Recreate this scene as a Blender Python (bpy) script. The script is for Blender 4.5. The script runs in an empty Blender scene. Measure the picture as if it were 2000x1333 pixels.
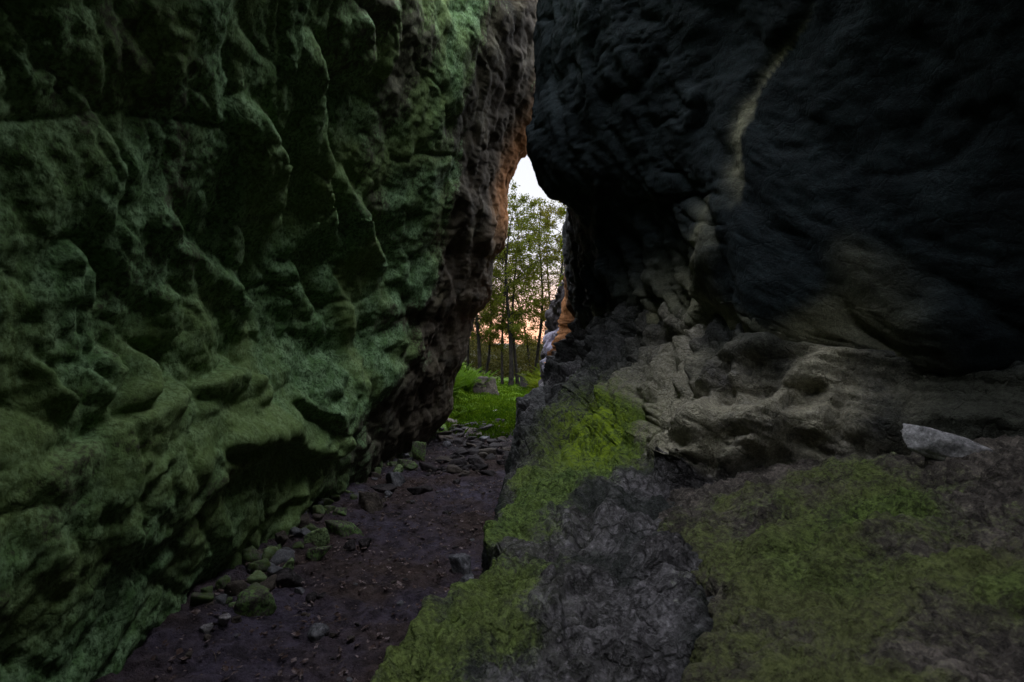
import bpy, math, random
import numpy as np
from mathutils import Vector, Matrix

random.seed(7)
RNG = np.random.default_rng(11)
SC = bpy.context.scene
COL = SC.collection
F = 1111.0            # focal length in photo pixels (20 mm on 36 mm, 2000 px wide)
H = 1.40              # camera height

def at(X, Y, d):
    return np.array([(X - 1000) / F * d, d, H + (667 - Y) / F * d])
def gd(Y, z=0.0):     # depth at which height z is seen in row Y
    return (H - z) * F / (Y - 667)

# ------------------------------------------------------------------ noise
_G = RNG.normal(size=(256, 3)).astype(np.float32)
_G /= np.linalg.norm(_G, axis=1)[:, None]
def pn(p, seed=0):
    p = np.asarray(p, dtype=np.float32)
    i0 = np.floor(p).astype(np.int32); f = p - i0
    u = f * f * f * (f * (f * 6 - 15) + 10)
    out = np.zeros(p.shape[:-1], np.float32)
    with np.errstate(over='ignore'):
        hx = [(i0[..., 0] + k) * np.int32(73856093) for k in (0, 1)]
        hy = [(i0[..., 1] + k) * np.int32(19349663) for k in (0, 1)]
        hz = [(i0[..., 2] + k) * np.int32(83492791) + np.int32(seed * 7919) for k in (0, 1)]
        for a in (0, 1):
            wx = u[..., 0] if a else 1 - u[..., 0]
            for b in (0, 1):
                wy = u[..., 1] if b else 1 - u[..., 1]
                for c in (0, 1):
                    wz = u[..., 2] if c else 1 - u[..., 2]
                    h = hx[a] ^ hy[b] ^ hz[c]
                    h = (h ^ (h >> 13)) * np.int32(1274126177)
                    g = _G[(h ^ (h >> 16)) & 255]
                    dt = g[..., 0] * (f[..., 0] - a) + g[..., 1] * (f[..., 1] - b) + g[..., 2] * (f[..., 2] - c)
                    out += wx * wy * wz * dt
    return out * 1.6
def fbm(p, o=4, seed=0, gain=0.5):
    s = 0; a = 1.0
    for k in range(o):
        s = s + a * pn(p * (2.03 ** k), seed + k); a *= gain
    return s
def ridge(p, o=3, seed=0, gain=0.5, sharp=1.0):
    s = 0; a = 1.0
    for k in range(o):
        r = 1 - np.abs(pn(p * (2.03 ** k), seed + k)); s = s + a * r ** (2 * sharp); a *= gain
    return s
def billow(p, o=3, seed=0, gain=0.5):
    s = 0; a = 1.0
    for k in range(o):
        s = s + a * np.abs(pn(p * (2.03 ** k), seed + k)); a *= gain
    return s
def sstep(a, b, x):
    t = np.clip((x - a) / (b - a), 0, 1); return t * t * (3 - 2 * t)

# ------------------------------------------------------------------ mesh helpers
def link(o): COL.objects.link(o); return o
def mesh_obj(name, V, Fc, mat, parent=None, smooth=True, attrs=None):
    me = bpy.data.meshes.new(name)
    V = np.asarray(V, np.float32).reshape(-1, 3); Fc = np.asarray(Fc, np.int32)
    k = Fc.shape[1]
    me.vertices.add(len(V)); me.vertices.foreach_set('co', V.ravel())
    me.loops.add(Fc.size); me.loops.foreach_set('vertex_index', Fc.ravel())
    me.polygons.add(len(Fc)); me.polygons.foreach_set('loop_start', np.arange(0, Fc.size, k, dtype=np.int32))
    me.polygons.foreach_set('use_smooth', np.full(len(Fc), smooth))
    me.update(calc_edges=True)
    for an, av in (attrs or {}).items():
        a = me.attributes.new(an, 'FLOAT', 'POINT'); a.data.foreach_set('value', np.asarray(av, np.float32).ravel())
    me.materials.append(mat)
    o = link(bpy.data.objects.new(name, me))
    if parent: o.parent = parent
    return o
def grid_faces(h, w, flip=False):
    i = np.arange(h * w).reshape(h, w)
    a, b, c, d = i[:-1, :-1], i[:-1, 1:], i[1:, 1:], i[1:, :-1]
    q = np.stack([a, b, c, d] if not flip else [a, d, c, b], -1)
    return q.reshape(-1, 4)
def tag(o, label, cat, group=None, kind=None):
    if label: o['label'] = label
    if cat: o['category'] = cat
    if group: o['group'] = group
    if kind: o['kind'] = kind
    return o
def structure(o): o['kind'] = 'structure'; return o
def empty(name, loc, rz=0):
    o = link(bpy.data.objects.new(name, None)); o.location = loc; o.rotation_euler.z = rz; return o

def hermite(xs, Y, xq):                       # smooth interpolation of rows Y (n,...) at xs
    xs = np.asarray(xs, float); Y = np.asarray(Y, float); n = len(xs)
    m = np.zeros_like(Y); sh = (slice(None),) + (None,) * (Y.ndim - 1)
    dx = np.diff(xs)[sh]; s = np.diff(Y, axis=0) / dx
    m[0], m[-1] = s[0], s[-1]
    m[1:-1] = np.where(s[:-1] * s[1:] > 0, 2 * s[:-1] * s[1:] / (s[:-1] + s[1:] + 1e-12), 0.25 * (s[:-1] + s[1:]))
    k = np.clip(np.searchsorted(xs, xq, side='right') - 1, 0, n - 2)
    h = (xs[k + 1] - xs[k])[sh]; t = ((xq - xs[k]))[sh] / h
    return ((2*t**3-3*t**2+1)*Y[k] + (t**3-2*t**2+t)*h*m[k] + (-2*t**3+3*t**2)*Y[k+1] + (t**3-t**2)*h*m[k+1])
def loft(stations, nt, yq):
    ys = [s[0] for s in stations]; prof = []
    for _, pts in stations:
        p = np.array(pts, float); L = np.r_[0, np.cumsum(np.linalg.norm(np.diff(p, axis=0), axis=1))]
        prof.append(hermite(L / L[-1], p, np.linspace(0, 1, nt)))
    P = hermite(ys, np.array(prof), yq)       # (ny, nt, 2)
    out = np.empty(P.shape[:2] + (3,)); out[..., 0] = P[..., 0]; out[..., 2] = P[..., 1]
    out[..., 1] = yq[:, None]
    return out
def normals(P, sign=1):
    du = np.gradient(P, axis=0); dv = np.gradient(P, axis=1)
    n = np.cross(du, dv) * sign
    return n / (np.linalg.norm(n, axis=-1, keepdims=True) + 1e-9)
def dens(y0, y1, n, near=1.6):                # sample depths, denser near the camera
    a = np.linspace(0, 1, 2000); y = y0 + (y1 - y0) * a
    w = np.cumsum(1 / np.maximum(np.abs(y) + 0.3, near)); w = (w - w[0]) / (w[-1] - w[0])
    return np.interp(np.linspace(0, 1, n), w, y)
def blob(P, X, Y, d, rad, R=None):            # soft ellipsoid weight round the point seen at X,Y at depth d
    q = P - at(X, Y, d)
    if R is not None: q = q @ np.asarray(R).T
    return np.exp(-((q / np.array(rad)) ** 2).sum(-1))

# ------------------------------------------------------------------ materials
def fold(P, lines):
    """folds of the rock traced as polylines; each: (points, side of the bulge, bulge width, height in metres)"""
    d = np.maximum(P[..., 1], 0.3); U = 1000 + F * P[..., 0] / d; W = 667 - F * (P[..., 2] - H) / d
    fwd = sstep(0.7, 1.1, P[..., 1]); D = np.zeros(U.shape); jit = 7 * pn(P * 4.5, 801) + 12 * pn(P * 1.7, 802)
    for pts, side, wd, amp in lines:
        pts = np.array(pts, float); m = 3.0 * wd + 20
        lo, hi = pts.min(0) - m, pts.max(0) + m
        box = (U > lo[0]) & (U < hi[0]) & (W > lo[1]) & (W < hi[1]) & (fwd > 0)
        if not box.any(): continue
        u, v = U[box] + jit[box], W[box] + jit[box] * 0.7
        seg = np.linalg.norm(np.diff(pts, axis=0), axis=1); cum = np.r_[0, np.cumsum(seg)]
        best = np.full(u.shape, 1e9); sd = np.zeros(u.shape); al = np.zeros(u.shape)
        for k in range(len(seg)):
            a, e = pts[k], pts[k + 1] - pts[k]
            t = np.clip(((u - a[0]) * e[0] + (v - a[1]) * e[1]) / seg[k] ** 2, 0, 1)
            dx, dy = u - a[0] - t * e[0], v - a[1] - t * e[1]; r = np.hypot(dx, dy)
            c = r < best; best = np.where(c, r, best); sd = np.where(c, np.where(e[0] * dy - e[1] * dx > 0, r, -r), sd)
            al = np.where(c, (cum[k] + t * seg[k]) / cum[-1], al)
        t = sd * side; tp = np.clip(np.minimum(al, 1 - al) * 5, 0, 1); tp = tp * (2 - tp)
        eg = 1 / (1 + np.exp(-np.clip(t / (wd * 0.10), -30, 30)))
        g = amp * np.exp(-(np.maximum(t, 0) / wd) ** 2) * eg - 0.6 * amp * np.exp(-(t / (wd * 0.45)) ** 2) * (1 - eg)
        D[box] += g * tp * fwd[box]
    return D

def newmat(name):
    m = bpy.data.materials.new(name); m.use_nodes = True
    nt = m.node_tree; b = nt.nodes['Principled BSDF']
    return m, nt, b
class NB:
    def __init__(s, nt): s.nt = nt; s.pos = s.n('ShaderNodeNewGeometry').outputs['Position']; s.obj = s.n('ShaderNodeTexCoord').outputs['Object']
    def n(s, t, **k):
        o = s.nt.nodes.new(t)
        for a, v in k.items(): setattr(o, a, v)
        return o
    def L(s, a, b): s.nt.links.new(a, b)
    def noise(s, co, scale, detail=5, rough=0.6, dist=0.0, sc3=None):
        if sc3:
            m = s.n('ShaderNodeMapping'); m.inputs['Scale'].default_value = sc3[0]
            if len(sc3) > 1: m.inputs['Rotation'].default_value = sc3[1]
            s.L(co, m.inputs['Vector']); co = m.outputs['Vector']
        t = s.n('ShaderNodeTexNoise'); s.L(co, t.inputs['Vector'])
        t.inputs['Scale'].default_value = scale; t.inputs['Detail'].default_value = detail
        t.inputs['Roughness'].default_value = rough; t.inputs['Distortion'].default_value = dist
        return t.outputs['Fac']
    def ramp(s, f, a, b, ca=(0, 0, 0, 1), cb=(1, 1, 1, 1)):
        r = s.n('ShaderNodeMapRange'); r.interpolation_type = 'SMOOTHSTEP'
        s.L(f, r.inputs['Value']); r.inputs['From Min'].default_value = a; r.inputs['From Max'].default_value = b
        return r.outputs['Result']
    def math(s, op, a, b):
        m = s.n('ShaderNodeMath'); m.operation = op
        for i, v in enumerate((a, b)):
            if hasattr(v, 'links') or hasattr(v, 'is_linked'): s.L(v, m.inputs[i])
            else: m.inputs[i].default_value = v
        return m.outputs[0]
    def mix(s, f, a, b, mode='MIX'):
        m = s.n('ShaderNodeMix'); m.data_type = 'RGBA'; m.blend_type = mode
        for i, v in ((0, f), (6, a), (7, b)):
            if hasattr(v, 'is_linked'): s.L(v, m.inputs[i])
            else: m.inputs[i].default_value = v if i == 0 else (*v, 1)
        return m.outputs[2]
    def attr(s, name):
        a = s.n('ShaderNodeAttribute'); a.attribute_name = name; return a.outputs['Fac']
    def bump(s, h, strength, dist, prev=None):
        b = s.n('ShaderNodeBump'); b.inputs['Strength'].default_value = strength; b.inputs['Distance'].default_value = dist
        s.L(h, b.inputs['Height'])
        if prev is not None: s.L(prev, b.inputs['Normal'])
        return b.outputs['Normal']

def rock_mat(name, c0, c1, moss0, moss1, stain_highlight, coord='pos', fine=1.0, attrs=True, mossbase=0.5, rough=0.88, hue2=(0.09, 0.10, 0.03, 0.6), bk=1.0, grain=0.5, crisp=0.0, mdark=0.4, soft=0.05):
    """c0,c1 rock colours; moss colours; attribute 'moss' shifts the cover, 'stain' brings the stain colour"""
    m, nt, b = newmat(name); k = NB(nt); co = k.pos if coord == 'pos' else k.obj
    n1 = k.noise(co, 2.3 * fine, 6, 0.65); n2 = k.noise(co, 11 * fine, 5, 0.7); n3 = k.noise(co, 46 * fine, 4, 0.7)
    n4 = k.noise(co, 0.9 * fine, 4, 0.6, 0.6)
    rock = k.mix(k.ramp(n1, 0.36, 0.64), c0, c1)
    dark = k.ramp(n2, 0.38, 0.62)
    rock = k.mix(k.math('MULTIPLY', k.math('SUBTRACT', 1.0, dark), 0.55), rock, tuple(x * 0.35 for x in c0))
    rock = k.mix(k.math('MULTIPLY', k.ramp(n3, 0.56, 0.72), 0.35), rock, tuple(min(1, x * 2.0) for x in c1))
    if crisp:
        wvn = k.n('ShaderNodeVectorMath', operation='ADD'); tn = k.n('ShaderNodeTexNoise'); k.L(co, tn.inputs['Vector']); tn.inputs['Scale'].default_value = 5; tn.inputs['Detail'].default_value = 4
        sc = k.n('ShaderNodeVectorMath', operation='SCALE'); k.L(tn.outputs['Color'], sc.inputs[0]); sc.inputs['Scale'].default_value = 0.35
        k.L(co, wvn.inputs[0]); k.L(sc.outputs[0], wvn.inputs[1])
        vo = k.n('ShaderNodeTexVoronoi'); vo.feature = 'DISTANCE_TO_EDGE'; vo.inputs['Scale'].default_value = 4.5; k.L(wvn.outputs[0], vo.inputs['Vector'])
        vein = k.math('ABSOLUTE', k.math('SUBTRACT', k.noise(co, 6, 6, 0.62, 0.25), 0.5), 0)
        vein2 = k.math('ABSOLUTE', k.math('SUBTRACT', k.noise(co, 19, 4, 0.6, 0.2), 0.5), 0)
        crk = k.math('MULTIPLY', k.ramp(vo.outputs['Distance'], 0.0, 0.05), k.math('MULTIPLY', k.ramp(vein, 0.0, 0.03), k.math('ADD', 0.45, k.math('MULTIPLY', k.ramp(vein2, 0.0, 0.04), 0.55))))
        rock = k.mix(k.math('MULTIPLY', k.math('SUBTRACT', 1.0, crk), crisp), rock, tuple(x * 0.16 for x in c0))
    moss = k.mix(k.ramp(n2, 0.35, 0.65), moss0, moss1)
    moss = k.mix(k.ramp(n3, 0.36, 0.56), tuple(x * mdark for x in moss0), moss)
    n7 = k.noise(co, 0.75 * fine, 3, 0.55, 0.8)
    moss = k.mix(k.math('MULTIPLY', k.ramp(n7, 0.40, 0.60), hue2[3]), moss, hue2[:3])
    cover = k.math('ADD', k.math('MULTIPLY', n4, 0.9), k.math('MULTIPLY', n2, 0.45))
    if attrs:
        cover = k.math('ADD', cover, k.math('MULTIPLY', k.math('SUBTRACT', k.attr('moss'), 0.5), 1.3))
        rock = k.mix(k.math('MULTIPLY', k.attr('stain_highlight'), k.ramp(n1, 0.25, 0.6)), rock, stain_highlight)
        rock = k.mix(k.attr('wet_shade'), rock, (0.020, 0.024, 0.021)); rock = k.mix(k.math('MULTIPLY', k.attr('iron'), k.ramp(n1, 0.2, 0.5)), rock, (0.30, 0.125, 0.04))
    cover = k.math('ADD', cover, k.math('MULTIPLY', k.math('SUBTRACT', n3, 0.5), 0.45))
    mask = k.ramp(cover, 0.88 - soft - 0.35 * (mossbase - 0.5), 0.88 + soft - 0.35 * (mossbase - 0.5))
    n6 = k.noise(co, 140 * fine, 3, 0.75)
    speck = k.math('ADD', 1 - grain, k.math('MULTIPLY', k.math('ADD', k.ramp(n6, 0.32, 0.68), k.ramp(n3, 0.34, 0.66)), grain)); full = k.mix(mask, rock, moss)
    vm = k.n('ShaderNodeVectorMath', operation='SCALE'); k.L(full, vm.inputs[0]); k.L(speck, vm.inputs['Scale'])
    k.L(vm.outputs[0], b.inputs['Base Color'])
    b.inputs['Roughness'].default_value = rough
    b.inputs['Specular IOR Level'].default_value = 0.15
    h1 = k.noise(co, 16 * fine, 7, 0.68, 0.4)
    h2 = k.noise(co, 70 * fine, 4, 0.7)
    nrm = k.bump(h1, min(1, 0.45 * bk), 0.03 * bk / fine)
    if crisp: nrm = k.bump(crk, 0.9 * crisp, 0.025, nrm)
    nrm = k.bump(h2, min(1, 0.35 * bk), 0.006 * bk / fine, nrm)
    k.L(nrm, b.inputs['Normal'])
    return m

def leaf_mat(name, c0, c1, trans=0.3, scale=1.5, fine=30):
    m, nt, b = newmat(name); k = NB(nt)
    n = k.noise(k.pos, scale, 4, 0.6); n2 = k.noise(k.pos, fine, 2, 0.5)
    c = k.mix(k.ramp(n, 0.35, 0.65), c0, c1)
    c = k.mix(k.math('MULTIPLY', k.ramp(n2, 0.35, 0.65), 0.6), tuple(x * 0.5 for x in c0), c)
    k.L(c, b.inputs['Base Color']); b.inputs['Roughness'].default_value = 0.8
    b.inputs['Specular IOR Level'].default_value = 0.03
    tr = k.n('ShaderNodeBsdfTranslucent'); k.L(c, tr.inputs['Color'])
    mx = k.n('ShaderNodeMixShader'); mx.inputs[0].default_value = trans
    k.L(b.outputs[0], mx.inputs[1]); k.L(tr.outputs[0], mx.inputs[2])
    k.L(mx.outputs[0], nt.nodes['Material Output'].inputs['Surface'])
    return m

# ================================================================== CAMERA
cam = bpy.data.cameras.new('camera'); co = link(bpy.data.objects.new('camera', cam))
co.location = (0, 0, H); co.rotation_euler = (math.radians(90), 0, 0)
cam.sensor_width = 36; cam.lens = 20.0; cam.clip_end = 3000; cam.clip_start = 0.02
cam.dof.use_dof = True; cam.dof.focus_distance = 7.0; cam.dof.aperture_fstop = 4.5
SC.camera = co

# ================================================================== WORLD
SKY_F, SKY_Z, SKY_E, NISH = 1.25, 9.0, 0.2, 0.012
ELEV, ROT = math.radians(2.0), math.radians(3)
w = bpy.data.worlds.new('World'); SC.world = w; w.use_nodes = True
wn = w.node_tree; bg = wn.nodes['Background']; wk = NB(wn)
sky = wn.nodes.new('ShaderNodeTexSky'); sky.sky_type = 'NISHITA'; sky.sun_disc = False
sky.sun_elevation = ELEV; sky.sun_rotation = ROT; sky.air_density = 1.0; sky.dust_density = 1.0; sky.ozone_density = 1.0
# overcast added to the dusk sky; unseen overhead part boosted to light the passage
sep = wk.n('ShaderNodeSeparateXYZ'); wk.L(wk.n('ShaderNodeTexCoord').outputs['Generated'], sep.inputs[0])
el = wk.ramp(sep.outputs['Z'], 0.30, 0.62); east = wk.ramp(wk.math('MULTIPLY', sep.outputs['Y'], -1.0), -0.55, 0.5)
lum = wk.math('ADD', SKY_F, wk.math('ADD', wk.math('MULTIPLY', el, SKY_Z), wk.math('MULTIPLY', east, SKY_E)))
glow = wk.ramp(wk.math('MULTIPLY', sep.outputs['Z'], -1.0), -0.16, -0.0)
front = wk.math('SUBTRACT', 1.0, east)
cloud = wk.mix(wk.math('MULTIPLY', glow, front), (0.93, 0.97, 1.06), (1.46, 0.82, 0.60))
comb = wk.n('ShaderNodeVectorMath', operation='SCALE'); wk.L(cloud, comb.inputs[0]); wk.L(lum, comb.inputs['Scale'])
nis = wk.n('ShaderNodeVectorMath', operation='SCALE'); wk.L(sky.outputs[0], nis.inputs[0]); nis.inputs['Scale'].default_value = NISH
add = wk.n('ShaderNodeVectorMath', operation='ADD'); wk.L(comb.outputs[0], add.inputs[0]); wk.L(nis.outputs[0], add.inputs[1])
wk.L(add.outputs[0], bg.inputs['Color']); bg.inputs['Strength'].default_value = 0.15
sun = bpy.data.lights.new('sun', 'SUN'); so = link(bpy.data.objects.new('sun', sun))
sun.energy = 0.12; sun.angle = math.radians(0.5); sun.color = (1, 0.66, 0.4)
sd = Vector((math.sin(ROT) * math.cos(ELEV), math.cos(ROT) * math.cos(ELEV), math.sin(ELEV)))
so.rotation_euler = sd.to_track_quat('Z', 'Y').to_euler()
SC.view_settings.view_transform = 'Standard'; SC.view_settings.look = 'None'
SC.view_settings.exposure = 2.4; SC.view_settings.gamma = 1
cy = SC.cycles
cy.use_denoising = True
try: cy.denoiser = 'OPENIMAGEDENOISE'
except Exception: pass
cy.max_bounces = 10; cy.diffuse_bounces = 7; cy.sample_clamp_indirect = 6.0

# ================================================================== LEFT WALL
def left_wall():
    ex = [(-1.20, -0.3), (-1.15, 0.0), (-0.95, 0.3), (-0.88, 0.46), (-0.86, 0.69), (-0.74, 1.03), (-0.66, 1.22), (-0.61, 1.53),
          (-0.54, 1.76), (-0.36, 1.99), (-0.30, 2.3), (-0.25, 2.56), (-0.12, 2.75), (-0.08, 2.95), (-0.06, 3.14), (-0.08, 3.44),
          (-0.06, 3.56), (0.0, 3.79), (0.09, 3.98), (0.22, 4.15), (0.48, 4.6), (0.75, 5.5), (1.05, 6.5), (1.4, 7.4)]
    near = [(-1.64, -0.3), (-1.60, 0.0), (-1.58, 0.22), (-1.56, 0.4), (-1.53, 0.62), (-1.49, 0.8), (-1.51, 0.95), (-1.56, 1.14),
            (-1.62, 1.35), (-1.62, 1.6), (-1.55, 1.9), (-1.45, 2.2), (-1.34, 2.5), (-1.22, 2.8), (-1.08, 3.1), (-0.92, 3.4),
            (-0.78, 3.7), (-0.70, 4.0), (-0.66, 4.3), (-0.66, 4.6), (-0.70, 4.9), (-0.8, 5.4), (-1.0, 6.0), (-1.3, 6.6)]
    nr, e = np.array(near), np.array(ex)
    mixp = lambda t, dx=0: [tuple(v) for v in (nr * (1 - t) + e * t + np.array([dx, 0]))]
    lo = lambda pts, dz: [(x, z + (dz if 0.05 < z < 2 else 0)) for x, z in pts]
    out1 = [(x - 0.20 - 0.02 * z, z) for x, z in ex]
    out2 = [(x - 1.0 - 0.12 * z, z) for x, z in ex]
    out3 = [(x - 4.5 - 0.2 * z, z) for x, z in ex]
    opn = lambda dx, k: [(x + dx - 0 * k, z) for x, z in near]
    st = [(-4.6, opn(5.0, 0)), (-3.8, opn(2.2, 0)), (-3.0, opn(0.3, 0)), (-1.8, opn(-0.1, 0)), (-0.6, opn(-0.08, 0)), (0.8, lo(mixp(0, -0.03), -0.3)), (1.8, lo(mixp(0), -0.13)), (2.8, lo(mixp(0), 0.0)), (3.8, lo(mixp(0), 0.02)),
          (5.0, mixp(0.25, 0.0)), (6.3, mixp(0.6, -0.03)), (7.4, mixp(0.85, -0.03)), (8.4, mixp(1.0)), (8.8, out1), (9.3, out2), (10.0, out3)]
    yq = np.r_[dens(-4.6, 8.0, 700), np.linspace(8.0, 10.0, 110)[1:]]
    P = loft(st, 560, yq); N = normals(P, -1)
    y, z = P[..., 1], P[..., 2]
    if N[300, 200, 0] < 0: N = -N
    bed = z - 0.27 * y                                     # bedding rising along the passage
    up = sstep(1.3, 2.2, z)                                # the upper wall is draped instead
    edge = 1 - 0.65 * sstep(6.6, 7.8, y)
    wv = fbm(P * 0.8, 3, 91) * 0.35
    q1 = np.stack([P[..., 0] * 0.9, y * 0.75 + wv, bed * 1.6 + wv], -1)
    q2 = np.stack([P[..., 0] * 0.8 + wv, (y + 0.45 * z) * 1.3 + wv, (z * 0.35)], -1)
    D = (1 - up) * 0.065 * (billow(q1, 3, 3, 0.5) - 0.45) + up * 0.07 * (billow(q2, 3, 13, 0.5) - 0.45)
    D *= edge
    crack = ridge(np.stack([P[..., 0], y * 0.7 + wv * 1.5, bed * 1.6 + wv], -1), 1, 33, 0.5, 7)
    D -= 0.03 * crack * edge
    crack2 = ridge(np.stack([P[..., 0] + wv, (y + 0.6 * z) * 1.9 + wv * 2, z * 0.8 - 0.2 * y], -1), 2, 43, 0.6, 9)
    D -= 0.03 * crack2
    D += 0.022 * fbm(P * 3.1, 3, 53)
    D += 0.013 * (billow(P * np.array([7, 6, 9]) + wv[..., None] * 2, 3, 63, 0.6) - 0.4)
    D += 0.008 * fbm(P * 18, 4, 73, 0.6)
    blocks = 0.022 * np.tanh(5 * pn(np.stack([P[..., 0] * 2, y * 2.6 + wv, z * 3.4], -1), 77)) * sstep(4.0, 5.5, y)
    D += blocks * (0.4 + 0.6 * edge)
    # bulging knobs of the lower wall
    def knob(X, Y, d, ry, rz, amp, tilt=0.25):
        c = at(X, Y, d); a = (y - c[1]) ; b = (z - c[2]) - tilt * a
        r = (a / ry) ** 2 + np.where(b > 0, (b / rz) ** 2, (b / (rz * 0.55)) ** 2)
        return amp * np.clip(1 - r, 0, 1) ** 0.75
    K = np.zeros_like(y)
    for kk in [(560, 855, 3.6, 0.42, 0.22, 0.22, 0.1), (655, 880, 4.3, 0.22, 0.16, 0.16, 0.2), (240, 735, 1.95, 0.16, 0.24, 0.11, -0.5),
               (170, 720, 1.78, 0.14, 0.22, 0.10, -0.6), (290, 740, 2.15, 0.12, 0.20, 0.10, -0.4), (370, 790, 2.5, 0.26, 0.18, 0.10, 0.3),
               (480, 760, 3.05, 0.30, 0.17, 0.13, 0.3), (590, 720, 3.9, 0.3, 0.2, 0.11, 0.2), (640, 760, 4.3, 0.22, 0.25, 0.12, 0.0),
               (420, 640, 2.75, 0.3, 0.3, 0.12, -0.5), (520, 560, 3.2, 0.26, 0.42, 0.12, -0.8), (330, 480, 2.3, 0.24, 0.34, 0.13, -0.7),
               (120, 560, 1.7, 0.2, 0.28, 0.10, -0.3), (250, 610, 2.0, 0.2, 0.22, 0.08, -0.3), (640, 470, 3.9, 0.2, 0.9, 0.13, -1.4),
               (540, 300, 3.1, 0.25, 0.5, 0.14, -0.9), (720, 480, 4.6, 0.2, 0.5, 0.10, -1.0), (600, 980, 4.1, 0.12, 0.35, 0.09, 0.9),
               (560, 1010, 3.7, 0.1, 0.4, 0.08, 0.9), (700, 960, 4.9, 0.16, 0.3, 0.10, 0.4), (320, 940, 2.2, 0.2, 0.14, 0.08, 0.5)]:
        K = np.maximum(K, knob(*kk))
    D += 0.32 * K * (1 + 0.5 * pn(P * 5, 5))
    # +1: the bulge lies to the right of the line as it is walked (image y runs down)
    FL = [
        ([(480, 180), (512, 235), (545, 300), (562, 370), (555, 425), (515, 482)], 1, 60, 0.10),
        ([(620, 60), (635, 185), (625, 250), (630, 350), (645, 425), (672, 488)], 1, 45, 0.12),
        ([(672, 320), (700, 400), (732, 465), (757, 515), (752, 545)], 1, 45, 0.10),
        ([(300, 385), (360, 465), (415, 515), (450, 545), (502, 618)], 1, 70, 0.08),
        ([(528, 525), (572, 520), (602, 590), (645, 665)], 1, 40, 0.07),
        ([(250, 672), (288, 705), (300, 735), (295, 772), (272, 803), (240, 815)], 1, 55, 0.075),
        ([(190, 672), (214, 690), (226, 727), (222, 765), (205, 800)], 1, 40, 0.055),
        ([(45, 690), (85, 725), (100, 761), (132, 790), (144, 818)], 1, 45, 0.045),
        ([(375, 757), (342, 766), (288, 797), (234, 833), (180, 874), (60, 930)], -1, 70, 0.055),
        ([(500, 718), (450, 722), (405, 738), (380, 758)], -1, 45, 0.06),
        ([(438, 880), (477, 878), (509, 866), (545, 858), (580, 884), (598, 905)], -1, 42, 0.10),
        ([(470, 738), (508, 735), (524, 755), (526, 792)], 1, 35, 0.06),
        ([(570, 790), (640, 818), (650, 860)], -1, 30, 0.07),
        ([(610, 888), (640, 894), (668, 880), (672, 850)], -1, 34, 0.10),
        ([(640, 690), (668, 730), (662, 780)], 1, 35, 0.07),
        ([(700, 700), (712, 760), (690, 830), (650, 900)], 1, 35, 0.07),
        ([(590, 955), (504, 1015), (440, 1105)], 1, 26, 0.04),
        ([(640, 945), (560, 1040), (470, 1160), (430, 1210)], 1, 26, 0.06),
        ([(340, 895), (324, 928), (288, 959), (225, 1018)], 1, 24, 0.035),
        ([(470, 905), (420, 960), (330, 1050), (240, 1110)], 1, 60, 0.05),
        ([(720, 20), (735, 90), (715, 165)], 1, 50, 0.07), ([(790, 0), (785, 80), (760, 160)], 1, 40, 0.07),
        ([(930, 360), (960, 430), (965, 490), (940, 560)], 1, 40, 0.05), ([(860, 480), (880, 560), (860, 640), (820, 720)], 1, 50, 0.06),
        ([(770, 560), (800, 640), (790, 720), (760, 800)], 1, 50, 0.06), ([(150, 470), (180, 530), (175, 600)], 1, 50, 0.05),
        ([(300, 540), (335, 590), (330, 650), (300, 690)], 1, 45, 0.05), ([(640, 520), (690, 600), (700, 680)], 1, 40, 0.06)]
    D += 1.1 * fold(P, FL)
    P2 = P + N * D[..., None]
    P2[..., 2] = np.where(z < 0, z, P2[..., 2])
    moss = 0.62 + 0.16 * fbm(P * 0.7, 3, 21) + 0.12 * sstep(0.6, 1.1, N[..., 2] + 1.0) + 0.3 * K
    moss -= 0.42 * sstep(4.8, 7.4, y) + 0.1 * sstep(2.5, 4.5, z)
    moss += 0.22 * blob(P, 755, 120, 5.0, (1, 0.22, 1.0)) + 0.3 * blob(P, 640, 330, 4.0, (1, 0.15, 1.0)) + 0.2 * sstep(0.3, 0.0, np.abs(y - 7.3)) * sstep(2.8, 3.6, z)
    stain_highlight = sstep(7.1, 8.0, y) * sstep(2.5, 3.4, z)
    wet_shade = 0.8 * sstep(4.6, 6.6, y) * (1 - stain_highlight) * sstep(0.1, 0.7, 0.7 + 0.6 * pn(P * 2.1, 815))  # darker towards the exit, broken up by noise
    m = rock_mat('left_rock', (0.10, 0.10, 0.062), (0.17, 0.17, 0.115), (0.078, 0.155, 0.052), (0.20, 0.315, 0.165), (0.27, 0.12, 0.055), mossbase=0.9, hue2=(0.145, 0.195, 0.06, 0.62), bk=0.65, grain=0.27, crisp=0.22, mdark=0.5, soft=0.08)
    o = mesh_obj('rock_wall', P2, grid_faces(*P.shape[:2], flip=True), m, attrs={'moss': moss, 'stain_highlight': 0 * stain_highlight, 'iron': np.clip(stain_highlight + 0.09 * sstep(4.6, 6.8, y), 0, 1), 'wet_shade': np.clip(wet_shade, 0, 1)})
    return tag(o, 'tall mossy green rock wall leaning over the path from the left', 'rock wall')
left_wall()

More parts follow.
